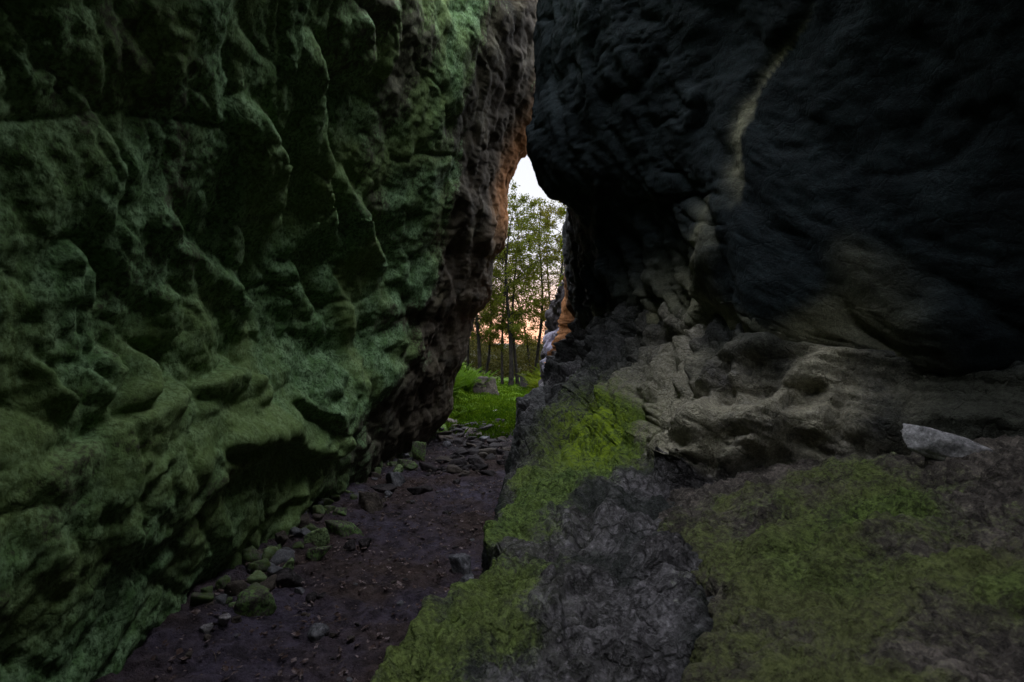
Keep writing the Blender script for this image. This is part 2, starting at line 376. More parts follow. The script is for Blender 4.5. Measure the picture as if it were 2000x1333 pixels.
# ================================================================== RIGHT LOWER ROCK (slope and low ledge)
def right_lower():
    def s(d, px, tail): return (d, [tuple(at(X, Y, d)[[0, 2]]) for X, Y in px] + tail)
    st = [
        (-4.6, [(-0.2, -0.3), (-0.2, 0.1), (-0.1, 0.4), (0.3, 0.45), (0.9, 0.5), (1.6, 0.5), (2.4, 0.6), (3.2, 1.2), (3.5, 1.6), (4.2, 1.75)]),
        (-2.5, [(-0.2, -0.3), (-0.2, 0.1), (-0.1, 0.4), (0.3, 0.45), (0.9, 0.5), (1.6, 0.5), (2.4, 0.6), (3.2, 1.2), (3.5, 1.6), (4.2, 1.75)]),
        (0.3, [(-0.62, -0.3), (-0.58, 0.1), (-0.50, 0.34), (0.0, 0.42), (0.4, 0.46), (1.0, 0.4), (2.2, 0.6), (3.0, 1.2), (3.2, 1.6), (4.2, 1.75)]),
        (1.63, [(-0.50, -0.3), (-0.48, 0.1), (-0.43, 0.41), (0.0, 0.48), (0.42, 0.49), (1.0, 0.40), (1.8, 0.6), (2.7, 1.1), (2.95, 1.55), (4.0, 1.75)]),
        (2.08, [(-0.28, -0.3), (-0.28, 0.1), (-0.26, 0.42), (0.1, 0.50), (0.54, 0.51), (1.0, 0.42), (1.8, 0.6), (2.4, 1.0), (2.65, 1.28), (3.8, 1.5)]),
        (2.5, [(-0.08, -0.3), (-0.08, 0.12), (-0.07, 0.43), (0.22, 0.51), (0.58, 0.52), (1.0, 0.47), (1.75, 0.66), (2.1, 1.0), (2.3, 1.28), (3.4, 1.5)]),
        (2.9, [(-0.10, -0.3), (-0.09, 0.15), (-0.05, 0.43), (0.24, 0.52), (0.65, 0.58), (1.0, 0.56), (1.45, 0.72), (1.72, 1.05), (1.93, 1.34), (2.9, 1.55)]),
        (3.4, [(-0.18, -0.3), (-0.15, 0.2), (-0.03, 0.40), (0.24, 0.52), (0.68, 0.60), (0.93, 0.66), (1.02, 0.86), (1.22, 1.18), (1.46, 1.48), (2.3, 1.62)]),
        (4.5, [(-0.1, -0.3), (-0.05, 0.21), (0.08, 0.38), (0.36, 0.46), (0.60, 0.56), (0.82, 0.76), (1.01, 1.03), (1.2, 1.31), (1.36, 1.60), (1.6, 1.95)]),
        (6.0, [(-0.06, -0.3), (-0.01, 0.18), (0.09, 0.36), (0.24, 0.54), (0.42, 0.72), (0.62, 0.92), (0.80, 1.12), (0.94, 1.32), (1.1, 1.65), (1.3, 2.0)]),
        (7.2, [(-0.05, -0.3), (0.02, 0.12), (0.12, 0.30), (0.26, 0.48), (0.42, 0.66), (0.60, 0.86), (0.72, 1.05), (0.84, 1.28), (0.96, 1.7), (1.1, 2.1)]),
        (8.2, [(0.02, -0.3), (0.07, 0.08), (0.14, 0.22), (0.28, 0.42), (0.42, 0.60), (0.60, 0.80), (0.72, 0.98), (0.80, 1.22), (0.86, 1.7), (1.0, 2.1)]),
        (8.7, [(0.12, -0.3), (0.18, 0.05), (0.25, 0.18), (0.38, 0.36), (0.52, 0.53), (0.70, 0.72), (0.80, 0.9), (0.88, 1.18), (0.94, 1.6), (1.5, 1.85)]),
        (9.3, [(0.7, -0.3), (0.75, 0.02), (0.8, 0.12), (0.9, 0.28), (1.0, 0.45), (1.15, 0.65), (1.25, 0.9), (1.32, 1.18), (1.4, 1.6), (2.0, 1.85)]),
        (9.9, [(2.2, -0.3), (2.25, 0.02), (2.3, 0.12), (2.4, 0.28), (2.5, 0.45), (2.6, 0.65), (2.7, 0.9), (2.8, 1.18), (2.9, 1.6), (3.4, 1.85)])]
    yq = np.r_[dens(-4.6, 8.3, 720, 1.2), np.linspace(8.3, 9.9, 70)[1:]]
    P = loft(st, 520, yq); N = normals(P, 1)
    if N[400, 150, 2] < 0: N = -N
    x, y, z = P[..., 0], P[..., 1], P[..., 2]
    steep = 1 - sstep(0.45, 0.85, N[..., 2])               # 1 on the wall, 0 on the ledge top
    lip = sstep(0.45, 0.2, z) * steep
    near = sstep(1.6, 0.6, y)
    wv = fbm(P * 1.1, 3, 7) * 0.3
    # drapes run down the slope and towards the exit
    sdr = y - 0.15 * z + 0.1 * x + 0.12 * pn(P * 1.4, 830)
    q = np.stack([sdr * 2.4 + wv * 1.6, z * 0.55 + wv, x * 0.4], -1)
    drape = billow(q, 4, 17, 0.55) - 0.45
    bedq = np.stack([y * 0.8 + x * 0.5, x * 0.6, (z + 0.12 * y) * 4.2 + wv * 1.4], -1)
    bed = billow(bedq, 3, 27, 0.5) - 0.4
    fy = sstep(3.2, 4.0, y)
    D = steep * (1 - 0.8 * lip) * (fy * 0.34 * drape + (1 - fy) * (0.14 * bed + 0.17 * drape))
    D -= steep * (1 - lip) * 0.12 * ridge(np.stack([sdr * 1.3 + wv * 2, z * 0.7, x * 0.5], -1), 2, 37, 0.6, 7) * (0.4 + 0.6 * fy)
    D += (1 - steep) * (0.12 * fbm(P * np.array([1.8, 1.2, 1]), 3, 47) + 0.075 * (billow(P * np.array([3.4, 2.6, 3]) + wv[..., None] * 2, 4, 48, 0.6) - 0.4) - 0.03 * ridge(P * np.array([5, 3.2, 4]) + wv[..., None] * 3, 2, 49, 0.6, 8) - 0.05 * ridge(P * np.array([1.3, 1.0, 1]) + wv[..., None], 2, 57, 0.5, 6) + 0.03 * fbm(P * 6.5, 3, 59))
    D += 0.03 * fbm(P * 3.6, 3, 67) * (1 - 0.4 * lip)
    D += 0.018 * (billow(P * np.array([8, 8, 10]) + wv[..., None], 3, 97, 0.55) - 0.4)
    D += 0.006 * fbm(P * 30, 3, 87)
    # two overhanging boulders at the foot of the wall and other knobs
    def kb(X, Y, d, r, amp, p=0.7):
        c = at(X, Y, d); e = ((P - c) / np.array(r)); rr = (e ** 2).sum(-1); return amp * np.clip(1 - rr, 0, 1) ** p
    K = np.zeros_like(y)
    for kk in [(1370, 840, 3.25, (0.22, 0.30, 0.20), 0.17), (1470, 830, 3.05, (0.2, 0.24, 0.19), 0.17), (1560, 800, 2.9, (0.2, 0.2, 0.2), 0.12),
               (1240, 850, 3.8, (0.14, 0.16, 0.12), 0.08), (1100, 700, 6.2, (0.3, 0.3, 0.35), 0.08), (1270, 700, 4.3, (0.2, 0.25, 0.3), 0.06),
               (1060, 890, 5.0, (0.2, 0.4, 0.15), 0.08)]:
        K = np.maximum(K, kb(*kk))
    D += K
    FL = [
        ([(1345, 655), (1340, 710), (1334, 770)], 1, 22, 0.06), ([(1352, 655), (1350, 710), (1342, 770)], -1, 22, 0.05),
        ([(1406, 700), (1394, 760), (1398, 819)], 1, 22, 0.05), ([(1430, 690), (1420, 740), (1440, 800)], -1, 24, 0.04),
        ([(1278, 926), (1309, 942), (1345, 938), (1368, 926)], -1, 55, 0.13), ([(1394, 850), (1380, 890), (1368, 926)], 1, 34, 0.07),
        ([(1392, 918), (1410, 936), (1440, 926), (1490, 898), (1560, 880)], -1, 50, 0.12), ([(1491, 800), (1489, 850), (1491, 890)], 1, 30, 0.05),
        ([(1143, 620), (1118, 730), (1062, 787), (1008, 860)], 1, 26, 0.09), ([(1191, 620), (1195, 693), (1159, 762), (1110, 819), (1050, 910)], 1, 30, 0.10),
        ([(1252, 650), (1220, 738), (1214, 803), (1178, 890)], 1, 26, 0.08), ([(1305, 645), (1264, 722), (1244, 787), (1195, 880)], 1, 26, 0.08),
        ([(1170, 640), (1160, 700), (1110, 770), (1030, 850)], 1, 16, 0.05), ([(1225, 640), (1212, 700), (1180, 780), (1130, 860)], 1, 16, 0.05),
        ([(1320, 700), (1290, 770), (1270, 850)], 1, 18, 0.04), ([(1600, 700), (1540, 730), (1480, 800)], -1, 40, 0.05),
        ([(1630, 740), (1560, 770), (1500, 830)], 1, 40, 0.06), ([(1640, 740), (1630, 800), (1622, 860)], 1, 26, 0.06), ([(1700, 690), (1600, 690), (1480, 720)], -1, 40, 0.05),
        ([(1180, 925), (1240, 960), (1300, 1000)], -1, 40, 0.03), ([(1040, 940), (1100, 980), (1190, 1000), (1290, 1040)], 1, 40, 0.03),
        ([(1000, 1040), (1090, 1100), (1250, 1080), (1400, 1130)], 1, 50, 0.03), ([(960, 1130), (1060, 1180), (1180, 1160), (1300, 1220)], 1, 60, 0.025)]
    D += 1.35 * fold(P, FL)
    D += 0.02 * (billow(P * 24, 3, 816, 0.6) - 0.2) * np.clip(blob(P, 1170, 850, 4.5, (0.30, 0.6, 0.30)) + np.exp(-((x + 0.2) / 0.22) ** 2) * sstep(4.5, 3.5, y), 0, 1)
    P2 = P + N * D[..., None]
    moss = 0.40 + 0.17 * fbm(P * 1.3, 3, 121)
    moss += 0.75 * np.clip(blob(P, 1170, 850, 4.5, (0.30, 0.6, 0.30)) * 1.2, 0, 1)
    edgeg = np.exp(-((x - (-0.24 + 0.15 * np.clip(y - 1.6, 0, 2)) - 0.10 * pn(P * 2.7, 811)) / 0.36) ** 2) * (0.75 + 0.5 * pn(P * 4, 812)) * sstep(5.0, 4.0, y) * sstep(0.2, 0.36, z)
    moss += 0.55 * edgeg + 0.3 * blob(P, 1130, 950, 3.6, (0.4, 0.35, 0.2)) + 0.2 * blob(P, 1060, 1010, 3.2, (0.2, 0.5, 0.3)) + 0.15 * blob(P, 1330, 1200, 2.0, (0.2, 0.4, 0.2)) - 0.25 * lip
    moss -= 0.12 * (1 - steep) * blob(P, 1130, 1250, 1.9, (0.45, 0.7, 0.4))
    moss += 0.2 * blob(P, 1130, 800, 6.0, (0.3, 0.8, 0.4))
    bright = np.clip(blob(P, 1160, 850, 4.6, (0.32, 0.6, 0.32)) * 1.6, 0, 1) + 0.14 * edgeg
    tan = 0.9 * sstep(5.6, 4.0, y) * steep * sstep(0.55, 0.75, z)
    iron = sstep(7.6, 8.0, y) * sstep(0.75, 1.0, z)
    wet_shade = 0.62 * sstep(3.9, 5.4, y) * (1 - iron) * sstep(0.2, 0.8, 0.75 + 0.6 * pn(P * 2.5, 813)) + 0.75 * (1 - steep) * sstep(-0.15, 0.4, fbm(P * 2.6, 4, 814)) * sstep(4.5, 3.5, y)
    wet_shade = np.maximum(wet_shade, 0.9 * sstep(1.7, 2.05, x + 0.25 * pn(P * 2, 817)) * sstep(0.5, 0.7, z) * sstep(4.2, 3.6, y)); wet_shade = np.maximum(wet_shade, 0.85 * sstep(1.12, 1.42, z + 0.3 * pn(P * 2.6, 252)) * sstep(4.2, 3.6, y)); wet_shade = np.maximum(wet_shade, 0.95 * sstep(0.36, 0.26, z) * steep * sstep(2.3, 2.8, y))  # shade of recess, seam and path-side lip painted dark into the colour
    m = rock_mat('right_rock', (0.075, 0.068, 0.070), (0.165, 0.155, 0.165), (0.060, 0.095, 0.028), (0.115, 0.168, 0.045), (0.30, 0.275, 0.20), mossbase=0.5, bk=1.3, grain=0.5, crisp=0.68, mdark=0.55, soft=0.13, hue2=(0.10, 0.115, 0.04, 0.6))
    # brighter moss where the attribute says so
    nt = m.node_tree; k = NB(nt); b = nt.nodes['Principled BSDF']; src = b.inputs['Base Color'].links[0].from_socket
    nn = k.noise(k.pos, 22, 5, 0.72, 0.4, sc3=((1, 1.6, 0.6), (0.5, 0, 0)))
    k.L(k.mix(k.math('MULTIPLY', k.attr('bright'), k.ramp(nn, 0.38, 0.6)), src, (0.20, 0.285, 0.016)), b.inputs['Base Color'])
    o = mesh_obj('rock_ledge', P2, grid_faces(*P.shape[:2]), m, attrs={'moss': moss, 'stain_highlight': np.clip(tan, 0, 1), 'bright': np.clip(bright, 0, 1), 'wet_shade': np.clip(wet_shade, 0, 1), 'iron': iron})
    tag(o, 'ridged rock slope and low mossy ledge along the right of the path', 'rock ledge')
    return P2
PR = right_lower()

# ================================================================== RIGHT OVERHANG
def right_upper():
    st = [
        (-4.6, [(4.4, 1.62), (3.7, 1.7), (3.3, 2.2), (3.1, 2.8), (2.9, 3.4), (2.6, 4.0), (2.0, 4.6), (1.3, 5.2), (0.6, 5.8), (0.0, 6.8)]),
        (-2.5, [(4.4, 1.62), (3.7, 1.7), (3.3, 2.2), (3.1, 2.8), (2.9, 3.4), (2.6, 4.0), (2.0, 4.6), (1.3, 5.2), (0.6, 5.8), (0.0, 6.8)]),
        (0.3, [(4.2, 1.6), (3.2, 1.62), (2.75, 1.95), (2.45, 2.4), (2.2, 2.8), (1.95, 3.2), (1.6, 3.6), (1.1, 4.1), (0.5, 4.8), (-0.1, 6.0)]),
        (1.63, [(4.0, 1.4), (2.95, 1.34), (2.72, 1.7), (2.58, 2.2), (2.42, 2.6), (2.2, 3.0), (1.9, 3.4), (1.4, 3.9), (0.5, 4.6), (-0.4, 5.8)]),
        (2.5, [(3.4, 1.36), (2.32, 1.26), (2.15, 1.6), (2.06, 2.1), (1.98, 2.5), (1.88, 2.9), (1.68, 3.3), (1.3, 3.8), (0.95, 4.5), (1.05, 5.6)]),
        (3.0, [(2.8, 1.48), (1.86, 1.34), (1.68, 1.6), (1.62, 1.95), (1.60, 2.3), (1.58, 2.65), (1.54, 3.0), (1.3, 3.7), (0.95, 4.4), (1.05, 5.5)]),
        (3.4, [(2.1, 1.4), (1.46, 1.40), (1.32, 1.62), (1.28, 1.95), (1.31, 2.3), (1.36, 2.65), (1.40, 3.0), (1.2, 3.6), (0.9, 4.3), (1.0, 5.5)]),
        (3.9, [(1.9, 1.25), (1.44, 1.38), (1.34, 1.66), (1.30, 2.0), (1.26, 2.4), (1.19, 2.75), (1.10, 3.1), (0.95, 3.6), (0.78, 4.2), (0.9, 5.4)]),
        (4.5, [(1.7, 1.2), (1.42, 1.40), (1.33, 1.75), (1.24, 2.15), (1.10, 2.5), (0.92, 2.8), (0.76, 3.15), (0.64, 3.6), (0.57, 4.1), (0.55, 5.4)]),
        (5.4, [(1.5, 1.2), (1.25, 1.42), (1.14, 1.85), (1.0, 2.3), (0.76, 2.65), (0.5, 2.95), (0.36, 3.35), (0.35, 3.8), (0.36, 4.4), (0.3, 5.6)]),
        (6.0, [(1.4, 1.2), (1.12, 1.44), (1.0, 1.95), (0.83, 2.46), (0.60, 2.84), (0.40, 2.92), (0.22, 3.22), (0.12, 3.5), (0.24, 4.05), (0.27, 5.6)]),
        (6.5, [(1.3, 1.2), (1.05, 1.48), (0.90, 2.0), (0.78, 2.5), (0.68, 2.96), (0.50, 3.06), (0.38, 3.3), (0.32, 3.65), (0.36, 4.2), (0.40, 5.6)]),
        (7.2, [(1.25, 1.2), (1.0, 1.5), (0.86, 2.0), (0.78, 2.5), (0.74, 2.95), (0.74, 3.3), (0.76, 3.6), (0.90, 4.0), (1.25, 4.6), (1.7, 5.8)]),
        (8.2, [(1.1, 1.2), (0.90, 1.5), (0.78, 2.05), (0.76, 2.6), (0.78, 3.1), (0.84, 3.5), (1.0, 3.9), (1.6, 4.4), (2.2, 5.0), (2.6, 6.0)]),
        (8.8, [(1.7, 1.72), (1.0, 1.66), (0.98, 2.1), (0.98, 2.6), (1.0, 3.1), (1.1, 3.5), (1.3, 3.9), (1.8, 4.4), (2.4, 5.0), (3.2, 6.0)]),
        (9.6, [(3.0, 1.72), (2.4, 1.66), (2.4, 2.1), (2.4, 2.6), (2.4, 3.1), (2.4, 3.5), (2.4, 3.9), (2.4, 4.4), (2.4, 5.0), (2.4, 6.0)])]
    yq = np.r_[dens(-4.6, 8.3, 580, 1.6), np.linspace(8.3, 9.6, 60)[1:]]
    P = loft(st, 420, yq); N = normals(P, 1)
    if N[350, 200, 0] > 0: N = -N
    x, y, z = P[..., 0], P[..., 1], P[..., 2]
    wv = fbm(P * 0.9, 3, 207) * 0.35
    q = np.stack([(y - 0.35 * z) * 2.0 + wv * 1.5, z * 0.5 + wv, x * 0.5], -1)
    nose = 1 - 0.6 * np.exp(-((y - 6.0) / 0.7) ** 2) * sstep(2.6, 3.0, z)
    D = 0.10 * (billow(q, 4, 217, 0.5) - 0.45) * nose
    wv2 = fbm(P * 1.1, 3, 7) * 0.3; sdr = y - 0.15 * z + 0.1 * x + 0.12 * pn(P * 1.4, 830)
    low = sstep(2.7, 1.9, z) * sstep(3.5, 4.2, y)
    D = D * (1 - 0.6 * low) + low * 0.20 * (billow(np.stack([sdr * 2.4 + wv2 * 1.6, z * 0.55 + wv2, x * 0.4], -1), 4, 17, 0.55) - 0.45)
    D -= 0.06 * ridge(np.stack([(y - 0.4 * z) * 1.2 + wv * 2, z * 0.6, x], -1), 2, 227, 0.6, 8) * (0.35 + 0.65 * sstep(3.3, 4.2, y))
    D += 0.07 * pn(P * np.array([2.2, 2.2, 1.5]), 229) * sstep(1.9, 1.5, z)
    D += 0.03 * fbm(P * 2.2, 3, 237) + 0.016 * (billow(P * 8, 3, 247) - 0.4) + 0.006 * fbm(P * 26, 3, 257)
    ribl = np.exp(-((y - 3.38) / 0.10) ** 2) * sstep(1.5, 1.8, z) * sstep(3.6, 2.8, z)
    D += fold(P, [([(1372, 645), (1392, 560), (1408, 450), (1420, 350), (1440, 250), (1470, 165), (1530, 70), (1590, -20)], -1, 60, 0.05),
        ([(1345, 640), (1360, 560), (1385, 470)], 1, 30, 0.05), ([(1365, 160), (1352, 215), (1345, 260)], 1, 30, 0.06), ([(1180, 330), (1170, 450), (1200, 560), (1210, 640)], 1, 16, 0.05),
        ([(1120, 420), (1125, 500), (1150, 590), (1165, 650)], 1, 18, 0.05), ([(1160, 430), (1185, 530), (1180, 600)], 1, 14, 0.04), ([(1280, 520), (1300, 600), (1320, 650)], 1, 30, 0.05)])
    P2 = P + N * D[..., None]
    moss = 0.36 + 0.18 * fbm(P * 0.8, 3, 221)
    stain_highlight = 0.75 * sstep(1.75, 1.4, z + 0.35 * pn(P * 2.6, 252)) * sstep(2.6, 3.1, y) + np.clip(9 * (0.8 + 1.2 * pn(P * 6, 251)) * (fold(P, [([(1425, 420), (1440, 350), (1462, 255), (1490, 165), (1502, 140)], -1, 16, 0.12), ([(1385, 620), (1395, 560), (1400, 480), (1410, 380)], -1, 40, 0.05), ([(1455, 260), (1490, 164), (1548, 72), (1614, -30)], -1, 10, 0.09)])), 0, 0.9) + 0.5 * low * sstep(6, 4.5, y) * sstep(2.3, 1.6, z)  # tan film by the seam, plus a painted pale highlight along the rib
    iron = sstep(7.7, 8.1, y) * sstep(2.6, 2.2, z)
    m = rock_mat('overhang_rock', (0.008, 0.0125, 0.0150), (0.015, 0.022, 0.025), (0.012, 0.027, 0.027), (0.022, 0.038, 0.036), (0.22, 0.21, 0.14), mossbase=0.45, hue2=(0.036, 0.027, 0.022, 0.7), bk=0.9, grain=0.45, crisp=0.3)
    o = mesh_obj('rock_overhang', P2, grid_faces(*P.shape[:2]), m, attrs={'moss': moss, 'stain_highlight': np.clip(stain_highlight, 0, 1), 'iron': iron})
    tag(o, 'huge dark overhanging rock face closing the passage above on the right', 'rock overhang')
right_upper()

# ================================================================== FOREGROUND SHELF BOULDER
def front_shelf():
    st = [
        (-1.6, [(0.0, 0.0), (0.05, 0.45), (0.25, 0.62), (0.6, 0.72), (1.0, 0.84), (1.5, 0.98), (2.3, 1.2), (3.2, 1.5)]),
        (0.2, [(0.12, 0.1), (0.16, 0.5), (0.32, 0.64), (0.6, 0.72), (1.0, 0.84), (1.5, 1.0), (2.2, 1.22), (3.2, 1.5)]),
        (1.0, [(0.26, 0.2), (0.29, 0.52), (0.42, 0.64), (0.65, 0.72), (0.95, 0.82), (1.4, 0.98), (2.0, 1.18), (3.0, 1.4)]),
        (1.4, [(0.42, 0.3), (0.44, 0.54), (0.54, 0.64), (0.75, 0.72), (1.05, 0.82), (1.45, 0.96), (1.95, 1.12), (2.9, 1.2)]),
        (1.8, [(0.62, 0.3), (0.63, 0.53), (0.71, 0.62), (0.88, 0.68), (1.15, 0.78), (1.5, 0.92), (1.9, 1.08), (2.6, 1.0)]),
        (2.2, [(0.65, 0.35), (0.66, 0.53), (0.73, 0.61), (0.90, 0.67), (1.18, 0.77), (1.52, 0.90), (1.92, 1.06), (2.5, 0.7)]),
        (2.6, [(0.68, 0.4), (0.69, 0.55), (0.76, 0.62), (0.93, 0.68), (1.18, 0.76), (1.50, 0.84), (1.85, 0.86), (2.4, 0.5)]),
        (2.95, [(0.74, 0.4), (0.75, 0.56), (0.81, 0.63), (0.95, 0.67), (1.18, 0.715), (1.46, 0.77), (1.75, 0.72), (2.3, 0.45)]),
        (3.1, [(0.78, 0.4), (0.79, 0.52), (0.84, 0.58), (0.97, 0.61), (1.18, 0.63), (1.44, 0.66), (1.7, 0.6), (2.3, 0.4)]),
        (3.25, [(0.8, 0.35), (0.81, 0.40), (0.86, 0.42), (1.0, 0.43), (1.18, 0.44), (1.44, 0.45), (1.7, 0.43), (2.3, 0.35)])]
    yq = dens(-1.6, 3.25, 460, 0.8); P = loft(st, 420, yq); N = normals(P, 1)
    if N[200, 200, 2] < 0: N = -N
    x, y, z = P[..., 0], P[..., 1], P[..., 2]
    wv = fbm(P * 1.2, 3, 307) * 0.3
    D = 0.085 * fbm(P * 1.5, 2, 317) - 0.025 * ridge(P * np.array([3, 5, 3]) + wv[..., None] * 3, 3, 329, 0.6, 7) - 0.035 * ridge(np.stack([x * 1.2 + wv, y * 1.9 + 0.6 * x + wv, z * 0], -1), 2, 327, 0.5, 6)
    D += 0.035 * fbm(P * np.array([4, 7, 4]), 3, 337) + 0.035 * (billow(P * np.array([5, 8, 5]), 4, 338, 0.6) - 0.4) + 0.018 * (billow(P * 13, 3, 347) - 0.4) + 0.006 * fbm(P * 34, 3, 357)
    P2 = P + N * D[..., None]
    moss = 0.68 + 0.30 * fbm(P * 1.9, 3, 321) - 0.35 * sstep(2.55, 2.95, y) - 0.2 * sstep(1.2, 1.9, x)
    m = rock_mat('shelf_rock', (0.06, 0.05, 0.044), (0.135, 0.115, 0.10), (0.055, 0.078, 0.020), (0.105, 0.145, 0.038), (0.2, 0.2, 0.2), mossbase=0.5, hue2=(0.080, 0.082, 0.034, 0.75), bk=1.3, grain=0.5, crisp=0.55, mdark=0.6, soft=0.16)
    o = mesh_obj('boulder', P2, grid_faces(*P.shape[:2]), m, attrs={'moss': moss, 'stain_highlight': P[..., 0] * 0})
    tag(o, 'broad mossy boulder filling the near right corner with a sloping top', 'boulder', 'boulders')
    return P2
PS = front_shelf()

# ================================================================== GROUND
def gz(x, y):
    p = np.stack([x, y, x * 0], -1).astype(np.float32)
    z = 0.035 * fbm(p * 0.9, 3, 401) + 0.014 * fbm(p * 5, 3, 402)
    z = z + 0.10 * sstep(-1.05, -1.75, x) * sstep(9.2, 8.0, y)            # debris banked against the left wall
    z = z + 0.12 * sstep(7.5, 9.0, y) * sstep(14, 10, y) * 0.5
    out = sstep(9.5, 12, y)
    z = z + out * (0.75 * sstep(-0.7, -2.6, x) + 0.3 * sstep(0.9, 3.0, x))
    z = z + out * (0.10 * fbm(p * 1.1, 3, 405) + 0.05 * pn(p * 3.2, 406))
    far = np.hypot(x, y)
    z = z + sstep(22, 70, far) * 1.2 * pn(p * 0.02, 411) - 2.5 * sstep(50, 140, y)
    return z
def ground():
    def axis(lims):
        out = [lims[0][0]]
        for a, b, n in lims: out += list(np.linspace(a, b, n + 1)[1:])
        return np.array(out)
    xs = axis([(-600, -80, 12), (-80, -10, 28), (-10, -2, 60), (-2, 1.2, 300), (1.2, 10, 60), (10, 80, 28), (80, 600, 12)])
    ys = axis([(-600, -60, 12), (-60, -5, 24), (-5, 1.2, 40), (1.2, 5, 300), (5, 13, 260), (13, 30, 100), (30, 90, 40), (90, 700, 16)])
    X, Y = np.meshgrid(xs, ys); Z = gz(X, Y)
    p = np.stack([X, Y, Z], -1)
    loose = sstep(0.6, 1.3, Y) * sstep(10.5, 8.5, Y)
    Z = Z + loose * (0.016 * fbm(p * 12, 4, 421, 0.6) + 0.03 * np.clip(pn(p * 7, 431), 0, 1) + 0.02 * pn(p * 3, 433))
    P = np.stack([X, Y, Z], -1)
    wv = fbm(p * 0.9, 3, 441)
    grass = sstep(8.0, 9.1, Y + 0.9 * wv + 0.5 * np.abs(X + 0.5))
    track = np.exp(-((X - 0.25 - 0.12 * (Y - 10)) / 0.28) ** 2) * sstep(16, 11, Y)
    grass = np.clip(grass - 0.75 * track * (0.5 + 0.9 * wv), 0, 1) + sstep(0.5, -2.5, Y) * 0.8
    m, nt, b = newmat('soil'); k = NB(nt)
    n1 = k.noise(k.pos, 1.3, 5, 0.6); n2 = k.noise(k.pos, 9, 6, 0.7); n3 = k.noise(k.pos, 55, 4, 0.7); n5 = k.noise(k.pos, 24, 3, 0.6)
    c = k.mix(k.ramp(n1, 0.38, 0.62), (0.076, 0.054, 0.049), (0.078, 0.064, 0.092))
    c = k.mix(k.attr('stony'), c, (0.016, 0.013, 0.014))
    c = k.mix(k.math('MULTIPLY', k.ramp(n2, 0.4, 0.62), 0.65), c, (0.013, 0.010, 0.010))
    c = k.mix(k.math('MULTIPLY', k.ramp(n3, 0.58, 0.7), 0.55), c, (0.11, 0.085, 0.085))
    g = k.mix(k.ramp(n2, 0.36, 0.64), (0.030, 0.065, 0.003), (0.060, 0.10, 0.004))
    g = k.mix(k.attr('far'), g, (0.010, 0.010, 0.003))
    k.L(k.mix(k.ramp(k.math('ADD', k.attr('grass'), k.math('MULTIPLY', k.math('SUBTRACT', n5, 0.5), 0.6)), 0.4, 0.65), c, g), b.inputs['Base Color'])
    rr = k.ramp(n1, 0.3, 0.7); ro = k.math('SUBTRACT', 0.95, k.math('MULTIPLY', rr, 0.33)); k.L(ro, b.inputs['Roughness'])
    b.inputs['Specular IOR Level'].default_value = 0.06; nrm = k.bump(n2, 1.0, 0.05); nrm = k.bump(n3, 1.0, 0.02, nrm); k.L(nrm, b.inputs['Normal'])
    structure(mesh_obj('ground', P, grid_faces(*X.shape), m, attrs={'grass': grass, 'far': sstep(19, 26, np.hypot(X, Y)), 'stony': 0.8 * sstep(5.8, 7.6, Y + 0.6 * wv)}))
ground()
def gz1(x, y): return float(gz(np.array([x]), np.array([y]))[0])

# ================================================================== STONES
def ico(n):
    import bmesh
    bm = bmesh.new(); bmesh.ops.create_icosphere(bm, subdivisions=n, radius=1)
    V = np.array([v.co[:] for v in bm.verts]); Fc = np.array([[v.index for v in f.verts] for f in bm.faces]); bm.free(); return V, Fc
ICO4, ICO3 = ico(5), ico(4)
def stone_mesh(seed, shape='angular', hi=True):
    V, Fc = ICO4 if hi else ICO3
    r = np.random.default_rng(seed)
    if shape == 'round':
        R = 1 + 0.10 * fbm(V * 1.1 + seed, 2, seed)
    else:
        n = 13 if shape == 'angular' else 20
        N = r.normal(size=(n, 3)); N /= np.linalg.norm(N, axis=1)[:, None]
        N = np.vstack([N, [[0, 0, 1], [0.1, 0, -1]]]); off = np.r_[r.uniform(0.62, 0.95, n), 0.7, 0.7]
        dt = V @ N.T; rr = np.where(dt > 0.05, off / np.maximum(dt, 0.05), 9)
        R = -np.log(np.exp(-14 * rr).sum(1)) / 14
        R = R * (1 + 0.05 * fbm(V * 2.5 + seed, 3, seed))
    R = R * (1 + 0.09 * fbm(V * 1.6 + seed, 2, seed + 5) + 0.025 * fbm(V * 9 + seed, 3, seed + 3))
    V2 = V * R[:, None]; V2 /= np.abs(V2).max(0)
    return V2, Fc
def smat(name, c0, c1, m0, m1, base): return rock_mat(name, c0, c1, m0, m1, (0, 0, 0), coord='obj', fine=1.2, attrs=False, mossbase=base)
